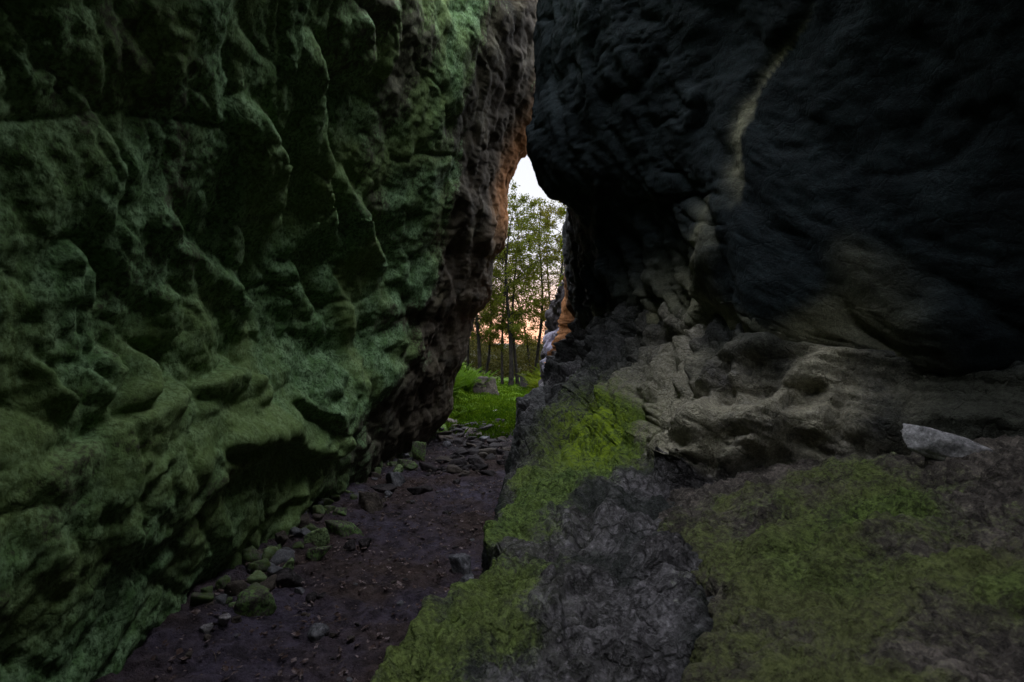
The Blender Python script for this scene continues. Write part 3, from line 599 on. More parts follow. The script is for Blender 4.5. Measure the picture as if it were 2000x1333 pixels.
SM = {
    'grey': smat('grey_stone', (0.09, 0.09, 0.10), (0.155, 0.15, 0.16), (0.05, 0.07, 0.03), (0.08, 0.1, 0.05), 0.0),
    'pale': smat('pale_stone', (0.19, 0.175, 0.18), (0.26, 0.24, 0.245), (0.12, 0.13, 0.08), (0.16, 0.17, 0.1), -0.2),
    'dark': smat('dark_stone', (0.022, 0.019, 0.020), (0.048, 0.040, 0.041), (0.03, 0.04, 0.02), (0.05, 0.06, 0.03), 0.2),
    'brown': smat('brown_stone', (0.05, 0.041, 0.034), (0.095, 0.077, 0.064), (0.04, 0.05, 0.02), (0.07, 0.08, 0.03), 0.2),
    'clear': smat('clearing_stone', (0.018, 0.015, 0.012), (0.04, 0.034, 0.026), (0.045, 0.052, 0.010), (0.075, 0.08, 0.016), 0.55),
    'white': smat('whitish_stone', (0.25, 0.24, 0.25), (0.36, 0.345, 0.355), (0.16, 0.165, 0.12), (0.22, 0.22, 0.17), -0.4),
    'moss': smat('mossy_stone', (0.07, 0.065, 0.05), (0.12, 0.11, 0.09), (0.045, 0.088, 0.026), (0.095, 0.16, 0.055), 1.15),
    'lime': smat('lime_stone', (0.10, 0.12, 0.07), (0.16, 0.19, 0.11), (0.12, 0.175, 0.075), (0.19, 0.265, 0.125), 1.4)}
def stone(X, Y, wpx, hpx, matk, label, shape='angular', name='stone', cat='stone', group='loose stones on the path', deep=1.0, tilt=(0, 0), rz=None, d=None, sink=0.32, seed=None):
    """a stone seen with its foot at X,Y, wpx wide and hpx high in the photograph"""
    z0 = 0.0
    for _ in range(4):
        dd = d or gd(Y, z0); x = (X - 1000) / F * dd; z0 = gz1(x, dd)
    wm, hm = wpx / F * dd, hpx / F * dd
    sd = seed if seed is not None else int(X * 7 + Y * 13)
    V, Fc = stone_mesh(sd, shape)
    sx, sy, sz = wm / 2, wm / 2 * deep, max(hm * 0.56, 0.012)
    o = mesh_obj(name, V * np.array([sx, sy, sz]), Fc, SM[matk])
    r = random.Random(sd)
    o.rotation_euler = (tilt[0] + r.uniform(-.16, .16), tilt[1] + r.uniform(-.2, .2), rz if rz is not None else r.uniform(-0.5, 0.5))
    o.location = (x, dd + sy * 0.4, z0 + sz * (1 - 2 * sink))
    return tag(o, label, cat, group)
MG = 'stones at the foot of the left wall'
for a in [
    (490, 1203, 92, 60, 'moss', 'large rounded dark green mossy stone, biggest of those nearest the camera', 'soft', MG, 1.0),
    (562, 1121, 56, 44, 'lime', 'pale lime green smooth topped stone standing above the rounded mossy one', 'angular', MG, 0.8),
    (610, 1096, 58, 30, 'moss', 'ragged green mossy stone just behind the pale lime one', 'angular', MG, 0.8),
    (617, 1062, 52, 40, 'lime', 'upright pale green stone touching the long flat mossy slab', 'angular', MG, 0.8),
    (664, 1044, 88, 34, 'moss', 'long flat green mossy slab pointing out into the path', 'angular', MG, 0.6),
    (435, 1222, 34, 30, 'pale', 'pale pinkish angular stone below the large mossy stone', 'angular', MG, 0.9),
    (403, 1232, 26, 18, 'pale', 'small pale flat stone at the wall foot, nearest to the frame corner', 'angular', MG, 0.9),
    (460, 1219, 22, 18, 'brown', 'small brown green stone between the pale stone and large mossy one', 'soft', MG, 1.0),
    (548, 1143, 70, 34, 'dark', 'black shaded stone underneath the pale lime one', 'angular', MG, 0.8),
    (512, 1090, 30, 20, 'brown', 'small brown stone tucked against the wall behind the lime one', 'angular', MG, 1.0),
    (664, 1006, 30, 18, 'moss', 'small mossy stone under the dark brown boulder', 'soft', MG, 1.0),
    (719, 998, 62, 46, 'brown', 'dark brown angular boulder at the left path edge', 'angular', MG, 0.9),
    (772, 950, 44, 36, 'grey', 'blue grey peaked stone with clean split faces', 'angular', MG, 0.9),
    (745, 962, 60, 16, 'dark', 'dark flat slab on which the blue grey stone sits', 'angular', MG, 0.8),
    (822, 966, 58, 20, 'dark', 'long dark flat slab to the right of the blue grey stone', 'angular', MG, 0.5),
    (776, 924, 32, 18, 'lime', 'small yellow green mossy stone behind the blue grey one', 'soft', MG, 1.0),
    (796, 918, 50, 24, 'moss', 'low green slab at the foot of the square mossy block', 'angular', MG, 0.7),
    (822, 900, 46, 48, 'moss', 'tall square mossy block at the bend of the left wall', 'angular', MG, 0.9),
    (870, 864, 50, 16, 'brown', 'wide flat brown slab beside the square block near the exit', 'angular', MG, 0.7),
    (873, 876, 18, 14, 'grey', 'small round grey stone below the wide brown slab', 'round', MG, 1.0),
    (890, 838, 22, 12, 'brown', 'small stone against the foot of the wall corner at the exit', 'angular', MG, 1.0)]:
    stone(*a[:6], shape=a[6], group=a[7], deep=a[8])
PG = 'loose stones on the path'
for a in [
    (618, 1248, 42, 34, 'grey', 'smooth round grey cobble lying alone on the near path', 'round', 1.0),
    (650, 1245, 18, 9, 'brown', 'flat brown chip beside the round cobble', 'angular', 1.0),
    (585, 1160, 24, 13, 'grey', 'narrow grey stone pointing right beside the two dark lumps', 'angular', 0.6),
    (608, 1176, 24, 20, 'dark', 'left one of two dark lumps on the brown soil', 'soft', 1.0),
    (628, 1174, 22, 18, 'dark', 'right one of two dark lumps on the brown soil', 'soft', 1.0),
    (577, 1138, 22, 14, 'brown', 'small brown stone in front of the pale lime stone', 'soft', 1.0),
    (682, 1076, 26, 22, 'dark', 'dark lump in the middle of the left path side', 'soft', 1.0),
    (711, 1070, 26, 22, 'dark', 'dark lump right of its twin below the long mossy slab', 'soft', 1.0),
    (695, 1010, 15, 8, 'grey', 'small flat blue grey chip below the dark brown boulder', 'angular', 0.8),
    (757, 970, 16, 14, 'grey', 'small rounded grey stone below the blue grey peaked one', 'round', 1.0),
    (748, 984, 20, 12, 'brown', 'small brown stone right of the dark brown boulder', 'angular', 1.0),
    (806, 984, 13, 9, 'grey', 'tiny grey stone alone in front of the long dark slab', 'angular', 1.0),
    (890, 946, 18, 10, 'dark', 'dark stone alone in the middle of the path', 'angular', 1.0),
    (871, 1006, 14, 8, 'dark', 'small dark chip alone in the middle of the path', 'angular', 1.0),
    (930, 913, 38, 24, 'dark', 'largest dark peaked stone in the rubble across the path', 'angular', 0.9),
    (897, 914, 34, 9, 'dark', 'flat dark slab left of the largest rubble stone', 'angular', 0.7),
    (983, 912, 28, 16, 'dark', 'dark stone at the right path edge in the rubble', 'angular', 0.9),
    (988, 885, 32, 12, 'brown', 'flat brown slab at the right path edge near the exit', 'angular', 0.8),
    (947, 862, 28, 12, 'grey', 'flat grey slab at the edge of the grass', 'angular', 0.8),
    (918, 862, 26, 11, 'dark', 'flat dark slab left of the grey one at the grass edge', 'angular', 0.8),
    (923, 878, 30, 12, 'brown', 'flat brown slab in the middle of the rubble', 'angular', 0.8),
    (917, 834, 24, 9, 'dark', 'low dark stone in the grass beside the left wall corner', 'angular', 0.8),
    (975, 828, 22, 13, 'dark', 'dark stone in the middle of the grass', 'soft', 0.8),
    (967, 806, 12, 6, 'pale', 'pale stone showing on the grassy track', 'soft', 0.9),
    (903, 1124, 54, 46, 'grey', 'square cornered grey brown block leaning on the right ledge', 'angular', 0.9),
    (913, 1142, 34, 22, 'grey', 'small split grey stone below the square cornered block', 'angular', 0.9),
    (978, 838, 20, 7, 'brown', 'flat brown stone between grass and rubble', 'angular', 0.9)]:
    stone(*a[:6], shape=a[6], group=PG, deep=a[7])
# rubble of alike slabs where the path meets the grass
rr = random.Random(5)
protos = [stone_mesh(900 + i, 'angular', hi=False) for i in range(6)]
pm = []
for i in range(150):
    Y = rr.uniform(832, 925); X = rr.uniform(862 - (Y - 838) * 0.35, 998)
    d = gd(Y, 0.03); x = (X - 1000) / F * d; z0 = gz1(x, d)
    k = i % 6; mk = rr.choice(['dark', 'dark', 'dark', 'brown'])
    key = (k, mk)
    hit = [q for q in pm if q[0] == key]
    if hit: o = hit[0][1].copy(); COL.objects.link(o)
    else: o = mesh_obj('stone', protos[k][0], protos[k][1], SM[mk]); pm.append((key, o))
    s = 0.03 + 0.11 * rr.random() ** 2
    o.scale = (s, s * rr.uniform(0.5, 0.9), s * rr.uniform(0.25, 0.5)); o.rotation_euler = (rr.uniform(-.35, .35), rr.uniform(-.35, .35), rr.uniform(0, 6.3))
    o.location = (x, d, z0 + o.scale[2] * 0.25)
    tag(o, 'small dark slab in the rubble where path and grass meet', 'stone', 'rubble slabs at the end of the path')
# pebbles scattered over the path
for i in range(90):
    Y = 940 + 380 * rr.random() ** 1.3; d = gd(Y, 0.02); x = rr.uniform(-1.5, -0.25 if d < 4 else -0.1); z0 = gz1(x, d)
    k = i % 6; mk = rr.choice(['dark', 'brown', 'brown', 'grey']); key = (k, mk)
    hit = [q for q in pm if q[0] == key]
    if hit: o = hit[0][1].copy(); COL.objects.link(o)
    else: o = mesh_obj('stone', protos[k][0], protos[k][1], SM[mk]); pm.append((key, o))
    o.name = 'pebble'
    s = rr.uniform(0.008, 0.024)
    o.scale = (s, s * rr.uniform(0.6, 1), s * rr.uniform(0.4, 0.7)); o.rotation_euler = (0, 0, rr.uniform(0, 6.3)); o.location = (x, d, z0 + o.scale[2] * 0.5)
    tag(o, 'tiny pebble lying loose on the dark soil of the path', 'pebble', 'pebbles on the path soil')
# debris along the foot of the left wall
for i in range(84):
    Y = 880 + 330 * rr.random() ** 1.2; d = gd(Y, 0.04); x = -1.5 + rr.uniform(-0.06, 0.16) + 0.35 * max(0, min(1, (d - 5) / 3.5)); z0 = gz1(x, d)
    k = i % 6; mk = rr.choice(['moss', 'moss', 'lime', 'brown', 'grey']); key = (k, mk)
    hit = [q for q in pm if q[0] == key]
    if hit: o = hit[0][1].copy(); COL.objects.link(o)
    else: o = mesh_obj('stone', protos[k][0], protos[k][1], SM[mk]); pm.append((key, o))
    o.name = 'stone'
    s = rr.uniform(0.025, 0.085)
    o.scale = (s, s * rr.uniform(0.6, 1), s * rr.uniform(0.4, 0.8)); o.rotation_euler = (rr.uniform(-.4, .4), rr.uniform(-.4, .4), rr.uniform(0, 6.3)); o.location = (x, d, z0 + o.scale[2] * 0.25)
    tag(o, 'small broken stone in the debris along the foot of the left wall', 'stone', 'small debris stones under the left wall')
# boulders of the clearing
def boulder(X, Y, d, wpx, hpx, matk, label, seed, deep=0.8, tilt=(0, 0)):
    o = stone(X, Y, wpx, hpx, matk, label, shape='angular', name='boulder', cat='boulder', group='boulders', d=d, deep=deep, tilt=tilt, seed=seed, sink=0.15)
    return o
boulder(948, 780, 14.5, 60, 36, 'clear', 'yellow green mossy boulder among the ferns in the clearing', 44, tilt=(0, 0.12))
boulder(1027, 762, 17.5, 24, 32, 'dark', 'dark rounded boulder at the foot of the trees in the clearing', 37)
# pale stone on the shelf boulder
def top_z(PG_, x, y):
    d2 = (PG_[..., 0] - x) ** 2 + (PG_[..., 1] - y) ** 2; return float(PG_.reshape(-1, 3)[d2.argmin(), 2])
V, Fc = stone_mesh(77, 'angular')
px, py = 1.71, 2.22
o = mesh_obj('stone', V * np.array([0.18, 0.13, 0.062]), Fc, SM['white']); o.location = (px, py, top_z(PS, px, py) + 0.008); o.rotation_euler = (0.10, -0.14, 2.2)
tag(o, 'pale grey stone resting on top of the broad mossy boulder', 'stone')

# ================================================================== OUTCROP BEYOND THE EXIT
def outcrop():
    st = [(9.2, [(0.95, -0.3), (0.95, 0.3), (0.98, 0.8), (1.0, 1.3), (1.02, 1.8), (1.1, 2.3), (1.25, 2.9), (1.4, 4.0)]),
          (9.6, [(0.68, -0.3), (0.70, 0.3), (0.73, 0.8), (0.76, 1.3), (0.80, 1.8), (0.92, 2.3), (1.08, 2.8), (1.3, 4.0)]),
          (10.1, [(0.50, -0.3), (0.53, 0.3), (0.57, 0.75), (0.60, 1.2), (0.66, 1.65), (0.78, 2.15), (0.96, 2.6), (1.3, 3.8)]),
          (10.6, [(0.60, -0.3), (0.64, 0.3), (0.68, 0.75), (0.70, 1.2), (0.76, 1.65), (0.88, 2.15), (1.1, 2.6), (1.4, 3.6)]),
          (11.2, [(1.8, -0.3), (1.8, 0.3), (1.8, 0.75), (1.8, 1.2), (1.85, 1.65), (1.9, 2.15), (2.0, 2.6), (2.2, 3.4)])]
    yq = np.linspace(9.2, 11.2, 160); P = loft(st, 200, yq); N = normals(P, 1)
    if N[60, 100, 0] > 0: N = -N
    x, y, z = P[..., 0], P[..., 1], P[..., 2]
    wv = fbm(P * 1.5, 2, 501) * 0.2
    D = 0.07 * np.tanh(4 * pn(np.stack([x * 3, y * 3.2 + wv, z * 2.2 + wv], -1), 511)) + 0.05 * np.tanh(5 * pn(P * np.array([4, 5, 6]), 521)) + 0.03 * fbm(P * 9, 3, 531) - 0.05 * ridge(np.stack([x * 5, y * 6 + z, z * 2.4], -1), 2, 541, 0.6, 5)
    P2 = P + N * D[..., None]
    pale = sstep(1.7, 1.5, z) * sstep(0.5, 0.8, z) * sstep(10.15, 9.9, y)
    m = rock_mat('outcrop_rock', (0.025, 0.022, 0.024), (0.05, 0.045, 0.05), (0.03, 0.04, 0.02), (0.07, 0.08, 0.05), (0.27, 0.26, 0.34), mossbase=0.2)
    o = mesh_obj('rock_outcrop', P2, grid_faces(*P.shape[:2]), m, attrs={'moss': P[..., 0] * 0 + 0.25, 'stain_highlight': pale})
    tag(o, 'fractured dark and lilac grey outcrop standing just outside on the right', 'rock outcrop')
outcrop()

# ================================================================== LEAVES / PLANTS
def leaves_mesh(C, size, rng, up=0.3, aspect=0.6):
    """one small pointed leaf (4-vertex) per centre"""
    n = len(C)
    a = rng.normal(size=(n, 3)); a[:, 2] -= 0.3; a /= np.linalg.norm(a, axis=1)[:, None]
    b = rng.normal(size=(n, 3)); b[:, 2] += up; b -= (b * a).sum(1)[:, None] * a; b /= np.linalg.norm(b, axis=1)[:, None]
    s = size * rng.uniform(0.6, 1.3, n)[:, None]
    V = np.stack([C - a * s * 0.5, C + b * s * aspect * 0.5 - a * s * .05, C + a * s * 0.5, C - b * s * aspect * 0.5 - a * s * .05], 1).reshape(-1, 3)
    return V, np.arange(n * 4).reshape(n, 4)
def tube(pts, rad, sides=7):
    pts = np.asarray(pts, float); rad = np.asarray(rad, float); n = len(pts)
    t = np.gradient(pts, axis=0); t /= np.linalg.norm(t, axis=1)[:, None] + 1e-9
    ref = np.where(np.abs(t[:, [2]]) > 0.9, np.array([[1.0, 0, 0]]), np.array([[0, 0, 1.0]]))
    u = np.cross(t, ref); u /= np.linalg.norm(u, axis=1)[:, None]; v = np.cross(t, u)
    a = np.linspace(0, 2 * np.pi, sides, endpoint=False)
    R = pts[:, None] + rad[:, None, None] * (np.cos(a)[None, :, None] * u[:, None] + np.sin(a)[None, :, None] * v[:, None])
    Fc = []
    for i in range(n - 1):
        for j in range(sides):
            j2 = (j + 1) % sides; Fc.append((i * sides + j, i * sides + j2, (i + 1) * sides + j2, (i + 1) * sides + j))
    return R.reshape(-1, 3), np.array(Fc)
def join(parts):
    V, Fc, o = [], [], 0
    for v, f in parts: V.append(v); Fc.append(f + o); o += len(v)
    return np.vstack(V), np.vstack(Fc)

def bark_mat():
    m, nt, b = newmat('bark'); k = NB(nt)
    n = k.noise(k.obj, 5, 4, 0.6, sc3=((3, 3, 1),)); n2 = k.noise(k.obj, 22, 3, 0.6, sc3=((1, 1, 0.5),))
    c = k.mix(k.ramp(n, 0.4, 0.6), (0.005, 0.0045, 0.004), (0.014, 0.012, 0.010)); c = k.mix(k.math('MULTIPLY', k.ramp(n2, 0.45, 0.6), 0.5), c, (0.02, 0.02, 0.018))
    k.L(c, b.inputs['Base Color']); b.inputs['Roughness'].default_value = 0.9; b.inputs['Specular IOR Level'].default_value = 0.02
    k.L(k.bump(n2, 0.6, 0.01), b.inputs['Normal']); return m
BARK = bark_mat()
LEAF = [leaf_mat('birch_leaf', (0.07, 0.085, 0.010), (0.11, 0.12, 0.014), 0.45), leaf_mat('olive_leaf', (0.085, 0.080, 0.010), (0.13, 0.11, 0.014), 0.45)]
def tree_proto(seed, h, r0, nleaf, crown0, spread, mat):
    rng = np.random.default_rng(seed); ph = rng.uniform(0, 6, 2)
    zz = np.linspace(0, h, 22)
    ctr = lambda z: np.array([0.16 * math.sin(z * 0.8 + ph[0]) * (0.3 + z / h), 0.10 * math.sin(z * 0.5 + ph[1]) * z / h * 1.4, z])
    trunk = [tube([ctr(z) for z in zz], r0 * (1 - zz / h) ** 0.8 * (1 + 0.5 * np.exp(-zz * 4)) + 0.004)]
    C = []
    nb = 30
    for i in range(nb):
        t = crown0 + (0.985 - crown0) * (i + rng.uniform(0, 1)) / nb; z0 = t * h
        L = spread * (0.35 + 1.0 * math.sin(math.pi * min(1, (1.02 - t) / (1.02 - crown0)) ** 0.8)) * rng.uniform(0.55, 1.15)
        az = i * 2.4 + rng.uniform(-.4, .4); rise = rng.uniform(0.3, 0.9)
        q = np.linspace(0, 1, 7)
        pts = ctr(z0) + np.stack([np.cos(az) * L * q, np.sin(az) * L * q, L * (rise * q - 0.35 * q ** 2.5)], 1)
        pts[1:] += rng.normal(scale=0.03 * L, size=(6, 3))
        trunk.append(tube(pts, r0 * 0.28 * (1 - t * 0.6) * (1 - q * 0.85) + 0.002, 5))
        for s in range(9):
            qq = rng.uniform(0.2, 1.0); p = np.array([np.interp(qq, q, pts[:, k]) for k in range(3)])
            end = p + rng.normal(scale=0.22 * (0.5 + L * 0.5), size=3) + np.array([0, 0, -0.05])
            n = max(3, int(nleaf / nb / 9 * rng.uniform(0.3, 1.8)))
            u = rng.uniform(0.1, 1.0, n)[:, None]
            C.append(p + (end - p) * u + rng.normal(scale=0.055, size=(n, 3)))
            trunk.append(tube(np.stack([p, (p + end) / 2 + 0.01, end]), np.array([0.004, 0.003, 0.0015]), 3) if False else tube(np.stack([p, (p + end) / 2 + 0.01, end]), np.array([0.004, 0.003, 0.0015]), 4))
    root = empty('birch_tree', (0, 0, 0))
    tv, tf = join(trunk)
    mesh_obj('trunk', tv, tf, BARK, root)
    lv, lf = leaves_mesh(np.vstack(C), 0.072, rng)
    mesh_obj('crown', lv, lf, mat, root, smooth=False)
    return root
def copy_tree(o):
    c = o.copy(); COL.objects.link(c)
    for ch in o.children:
        d = ch.copy(); COL.objects.link(d); d.parent = c
    return c
TP = [tree_proto(1, 7.2, 0.055, 7600, 0.24, 1.3, LEAF[0]), tree_proto(2, 6.6, 0.075, 8200, 0.26, 1.45, LEAF[0]),
      tree_proto(3, 5.6, 0.045, 5600, 0.24, 0.95, LEAF[1]), tree_proto(4, 7.8, 0.07, 7600, 0.28, 1.35, LEAF[1])]
used = set()
TG = 'trees at the back of the clearing'
for k, X, d, s, rz, label, tilt in [
    (1, 934, 17.2, 0.86, 0.3, 'thick dark trunked tree nearest the left rock wall', 0),
    (2, 946, 18.5, 0.95, 1.3, 'thin tree just right of the thick trunk by the left wall', 0.07),
    (2, 912, 19.5, 0.9, 2.1, 'slim tree half hidden behind the left rock wall', -0.02),
    (0, 981, 17.5, 0.72, 5.0, 'left one of the pair of close dark trunks in the middle', 0),
    (1, 995, 17.0, 0.93, 3.0, 'thick middle trunk whose base stands behind the grassy track', 0.01),
    (0, 1011, 18.0, 0.92, 0.9, 'straight tall tree left of the dark boulder, foot lit pale', -0.03),
    (3, 1045, 19.5, 0.86, 2.6, 'tree to the right of the dark boulder in the clearing', 0.06),
    (2, 1036, 23.0, 1.0, 5.6, 'leaning thin tree crossing behind the dark boulder', -0.16),
    (0, 1075, 20.0, 0.92, 1.9, 'tall tree half hidden behind the outcrop on the right', 0),
    (3, 1098, 18.0, 0.80, 3.8, 'tree almost wholly behind the outcrop, only its crown in view', 0),
    (3, 955, 26.0, 0.92, 0.2, 'farther tree standing in the glow left of the middle', 0)]:
    o = TP[k] if k not in used else copy_tree(TP[k]); used.add(k)
    x = (X - 1000) / F * d
    o.location = (x, d, gz1(x, d) - 0.03); o.scale = (s, s, s * 0.91); o.rotation_euler = (0, tilt, rz if not tilt else rz * 0)
    tag(o, label, 'tree', TG)
for i, (x, d) in enumerate([(-4.2, 16.5), (-3.2, 19), (-5.5, 20), (3.2, 17.5), (4.6, 20), (2.6, 22)]):
    o = copy_tree(TP[i % 4]); o.location = (x, d, gz1(x, d) - 0.03); o.rotation_euler.z = i * 1.7; o.scale = (0.9,) * 3
    tag(o, 'tree of the wood hidden behind the rocks beside the clearing', 'tree', 'trees beside the clearing')

# far wood, one mass of undergrowth and small far trunks
def far_wood():
    rng = np.random.default_rng(77); C = []
    for i in range(1100):
        d = rng.uniform(21, 62); x = rng.uniform(-9, 9) * d / 30; h = rng.uniform(0.35, 1.35) * (0.8 + 0.4 * math.sin(x * 1.3)) * (1 + (d - 21) / 90)
        n = 90; q = rng.normal(size=(n, 3)); q /= np.linalg.norm(q, axis=1)[:, None]; q *= rng.uniform(0.5, 1, (n, 1)) ** 0.5
        C.append(np.array([x, d, gz1(x, d) + h * 0.45]) + q * np.array([0.8, 0.8, h * 0.55]))
    v, f = leaves_mesh(np.vstack(C), 0.13, rng)
    o = mesh_obj('far_wood', v, f, leaf_mat('undergrowth', (0.020, 0.021, 0.005), (0.055, 0.044, 0.008), 0.3, 0.6), smooth=False)
    tag(o, 'far olive green undergrowth behind the tree trunks', 'undergrowth', kind='stuff')
far_wood()

# ferns
FERN = leaf_mat('fern_leaf', (0.040, 0.085, 0.004), (0.07, 0.12, 0.006), 0.4, 2.0)
FERN2 = leaf_mat('yellow_fern_leaf', (0.06, 0.09, 0.005), (0.10, 0.11, 0.007), 0.4, 2.0)
def fern_mesh(seed, n=13, L=0.55):
    rng = np.random.default_rng(seed); parts = []
    V, Q = [], []
    for i in range(n):
        az = i * 2.399 + rng.uniform(-.2, .2); l = L * rng.uniform(0.75, 1.15); e = rng.uniform(0.9, 1.25)
        dirv = np.array([math.cos(az), math.sin(az)]); side = np.array([-dirv[1], dirv[0], 0])
        def sp(t): r = l * (0.22 * t + 0.5 * t * t); z = l * (1.15 * e * t - 0.55 * t * t); return np.array([dirv[0] * r, dirv[1] * r, z])
        for k in range(26):
            t = 0.12 + 0.88 * k / 26; p = sp(t); tan = sp(t + 0.02) - p; tan /= np.linalg.norm(tan)
            wl = l * 0.24 * math.sin(math.pi * min(1, 0.15 + t * 0.85)) ** 0.8 * (1.05 - 0.5 * t) + 0.005
            for sg in (-1, 1):
                tip = p + sg * side * wl + tan * wl * 0.35 + np.array([0, 0, -wl * 0.25]); ww = tan * l * 0.009
                b = len(V); V += [p - ww, p + ww, tip * 0.45 + p * 0.55 + ww * 1.3, tip, tip * 0.45 + p * 0.55 - ww * 1.1]; Q.append((b, b + 1, b + 2, b + 4)); Q.append((b + 4, b + 2, b + 3, b + 3))
        tv, tf = tube([sp(t) for t in np.linspace(0, 1, 8)], np.linspace(0.005, 0.0015, 8), 4); b = len(V); V += list(tv); Q += [tuple(q + b) for q in tf]
    V = np.array(V); tri = []
    for q in Q:
        tri.append((q[0], q[1], q[2])); 
        if q[2] != q[3]: tri.append((q[0], q[2], q[3]))
    return V, np.array(tri)
FP = [fern_mesh(i) for i in (1, 2, 3)]
fobj = {}
def fern(x, y, s, mat, label, group, i):
    key = (i % 3, mat.name)
    if key in fobj: o = fobj[key].copy(); COL.objects.link(o)
    else: o = fobj[key] = mesh_obj('fern', *FP[i % 3], mat, smooth=False)
    o.location = (x, y, gz1(x, y) - 0.01); o.scale = (s, s, s); o.rotation_euler = (random.uniform(-.12, .12), random.uniform(-.12, .12), random.uniform(0, 6.3))
    tag(o, label, 'fern', group)
fr = random.Random(3)
for i in range(46):
    y = fr.uniform(10.5, 17); x = -0.5 - fr.uniform(0.02, 0.09) * (y - 3.5) - fr.uniform(0, 0.9)
    fern(x, y, fr.uniform(0.8, 1.35), FERN, 'green fern in the bank of ferns left of the mossy boulder', 'ferns on the left of the clearing', i)
for i in range(26):
    y = fr.uniform(11.5, 17.5); x = 0.035 * y + fr.uniform(0.0, 0.8)
    fern(x, y, fr.uniform(0.8, 1.4), FERN2, 'yellowing fern in the bank on the right of the grassy track', 'ferns on the right of the clearing', i)
for i, (x, y) in enumerate([(-0.9, 9.6), (-0.75, 10.2), (-1.0, 10.6)]):
    fern(x, y, 0.45, FERN, 'small fern in the grass just outside the left wall corner', 'small ferns at the left wall corner', i)

# grass
def grass():
    rng = np.random.default_rng(9); n = 52000
    y = 8.0 + 12 * rng.random(n) ** 1.5; x = rng.uniform(-1, 1, n) * (0.9 + 0.16 * (y - 8.4)) - 0.05
    p = np.stack([x, y, x * 0], -1); den = fbm(p * 0.9, 3, 441) + 0.8 * pn(p * 4, 61)
    track = np.exp(-((x - 0.25 - 0.12 * (y - 10)) / 0.25) ** 2) * sstep(15, 11, y)
    keep = (sstep(7.9, 9.2, y + 0.9 * den) - 0.6 * track > rng.random(n) * 0.9)
    x, y = x[keep], y[keep]; n = len(x); z = gz(x, y)
    h = rng.uniform(0.025, 0.075, n) * (1 + 0.9 * rng.random(n) ** 6); az = rng.uniform(0, 6.3, n); wd = rng.uniform(0.003, 0.008, n)
    B = np.stack([x, y, z - 0.004], -1); s = np.stack([np.cos(az) * wd, np.sin(az) * wd, 0 * az], -1)
    ln = np.stack([np.cos(az + 1.6 + rng.normal(0, .5, n)), np.sin(az + 1.6), 0 * az], -1) * (h * rng.uniform(0.1, 0.9, n))[:, None]
    up = np.stack([0 * h, 0 * h, h], -1)
    V = np.stack([B - s, B + s, B + ln * 0.35 + up * 0.65 + s * 0.7, B + ln + up], 1).reshape(-1, 3); i = np.arange(n)[:, None] * 4
    o = mesh_obj('grass', V, np.hstack([i, i + 1, i + 2, i + 3]), leaf_mat('grass_blade', (0.032, 0.070, 0.003), (0.095, 0.150, 0.006), 0.4, 1.8, 40), smooth=False)
    tag(o, 'short bright green grass covering the clearing floor', 'grass', kind='stuff')
    # broad little leaves of ground cover in the grass
    n = 9000; y = 8.6 + 6 * rng.random(n) ** 1.4; x = rng.uniform(-1, 1, n) * (0.8 + 0.14 * (y - 8.4))
    p = np.stack([x, y, x * 0], -1); kk = (pn(p * 2.6, 71) > 0.05) & (sstep(8.4, 9.4, y + 0.8 * fbm(p * 0.9, 3, 441)) > 0.5); x, y = x[kk], y[kk]
    v, f = leaves_mesh(np.stack([x, y, gz(x, y) + rng.uniform(0.01, 0.06, len(x))], -1), 0.035, rng, 1.5, 0.8)
    tag(mesh_obj('ground_cover', v, f, leaf_mat('herb', (0.05, 0.10, 0.004), (0.10, 0.15, 0.006), 0.3, 3), smooth=False), 'low leafy herbs growing through the clearing grass', 'ground cover', kind='stuff')
grass()

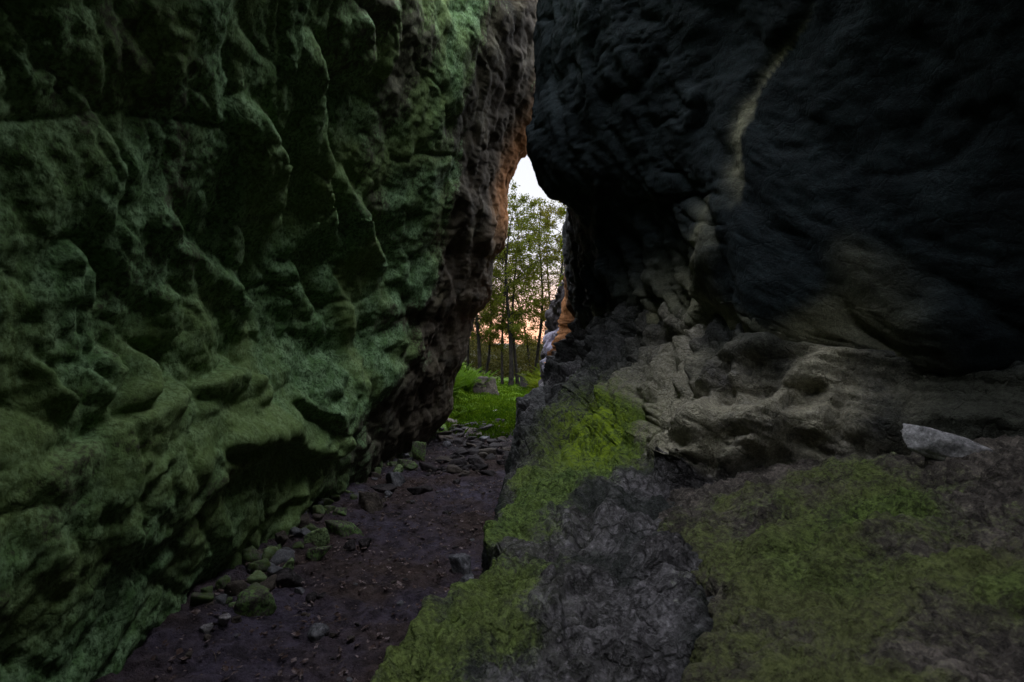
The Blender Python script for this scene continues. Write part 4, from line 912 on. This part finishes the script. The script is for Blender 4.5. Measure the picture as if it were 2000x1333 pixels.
# leaf litter and twigs on the path
def litter():
    rng = np.random.default_rng(19); n = 5200
    y = 1.3 + 7.2 * rng.random(n) ** 1.25; x = rng.uniform(-1.55, 0.0, n); s = 0.004 + 0.021 * rng.random(n) ** 2.5; az = rng.uniform(0, 6.3, n)
    z = gz(x, y) + 0.012 + 0.006 * rng.random(n)
    a = np.stack([np.cos(az), np.sin(az), rng.normal(0, .25, n)], -1) * s[:, None]; b = np.stack([-np.sin(az), np.cos(az), rng.normal(0, .3, n)], -1) * (s * rng.uniform(0.4, 0.8, n))[:, None]
    C = np.stack([x, y, z], -1); cup = np.stack([0 * s, 0 * s, s * rng.uniform(0, 0.6, n)], -1)
    V = np.stack([C - a, C - b * 0.9 + cup - a * .2, C + b * .7 + cup - a * .2, C + a + cup * .5, C + a * .3 + b, C + a * .3 - b], 1).reshape(-1, 3)
    i = np.arange(n)[:, None] * 6
    Fc = np.vstack([np.hstack([i, i + 1, i + 5, i + 3]), np.hstack([i, i + 3, i + 4, i + 2])])
    m = leaf_mat('dry_leaf', (0.11, 0.07, 0.06), (0.36, 0.30, 0.31), 0.05, 18, 60)
    tag(mesh_obj('leaf_litter', V, Fc, m, smooth=False), 'fallen dry leaf scraps scattered over the path soil', 'leaf litter', kind='stuff')
    parts = []
    for j in range(170):
        y0 = 1.5 + 6.8 * rng.random(); x0 = rng.uniform(-1.5, -0.05); a = rng.uniform(0, 6.3); L = rng.uniform(0.03, 0.14); q = np.linspace(-.5, .5, 4)
        p = np.stack([x0 + math.cos(a) * L * q, y0 + math.sin(a) * L * q + 0.1 * L * np.cos(q * 4), gz1(x0, y0) + 0.016 + 0 * q], -1); parts.append(tube(p, np.array([.0014, .0018, .0016, .0008]), 4))
    v, f = join(parts); m2 = leaf_mat('twig_bark', (0.12, 0.09, 0.07), (0.30, 0.24, 0.2), 0.0, 5)
    tag(mesh_obj('twig_litter', v, f, m2), 'thin twigs and straw scattered over the path soil', 'twigs', kind='stuff')
litter()

# leafy sprigs on the rock edge at the exit
SPRIG = leaf_mat('sprig_leaf', (0.13, 0.17, 0.012), (0.22, 0.23, 0.015), 0.45, 8)
for X, Y, d, lab in [(1098, 482, 8.9, 'yellow green leafy sprig hanging off the right rock edge, middle one'), (1100, 547, 8.9, 'lowest yellow green sprig on the rock edge above the outcrop'), (1099, 404, 8.9, 'small dark green sprig under the rock nose, topmost one')]:
    rng = np.random.default_rng(int(X + Y)); c = at(X, Y, d)
    root = empty('leafy_sprig', (c[0] + 0.10, c[1] + 0.05, c[2])); tag(root, lab, 'sprig', 'leafy sprigs on the exit edge')
    ends = [np.array([-rng.uniform(0.05, 0.14), rng.uniform(-.06, .06), rng.uniform(-.12, .08)]) for _ in range(6)]
    v, f = join([tube(np.stack([np.array([0.05, 0, 0]), e * 0.5, e]), np.array([.003, .002, .001]), 4) for e in ends]); mesh_obj('stem', v, f, BARK, root)
    v, f = leaves_mesh(np.vstack([e + rng.normal(scale=0.02, size=(5, 3)) for e in ends]), 0.06, rng, 0.6, 0.8); mesh_obj('leaves', v, f, SPRIG, root, smooth=False)
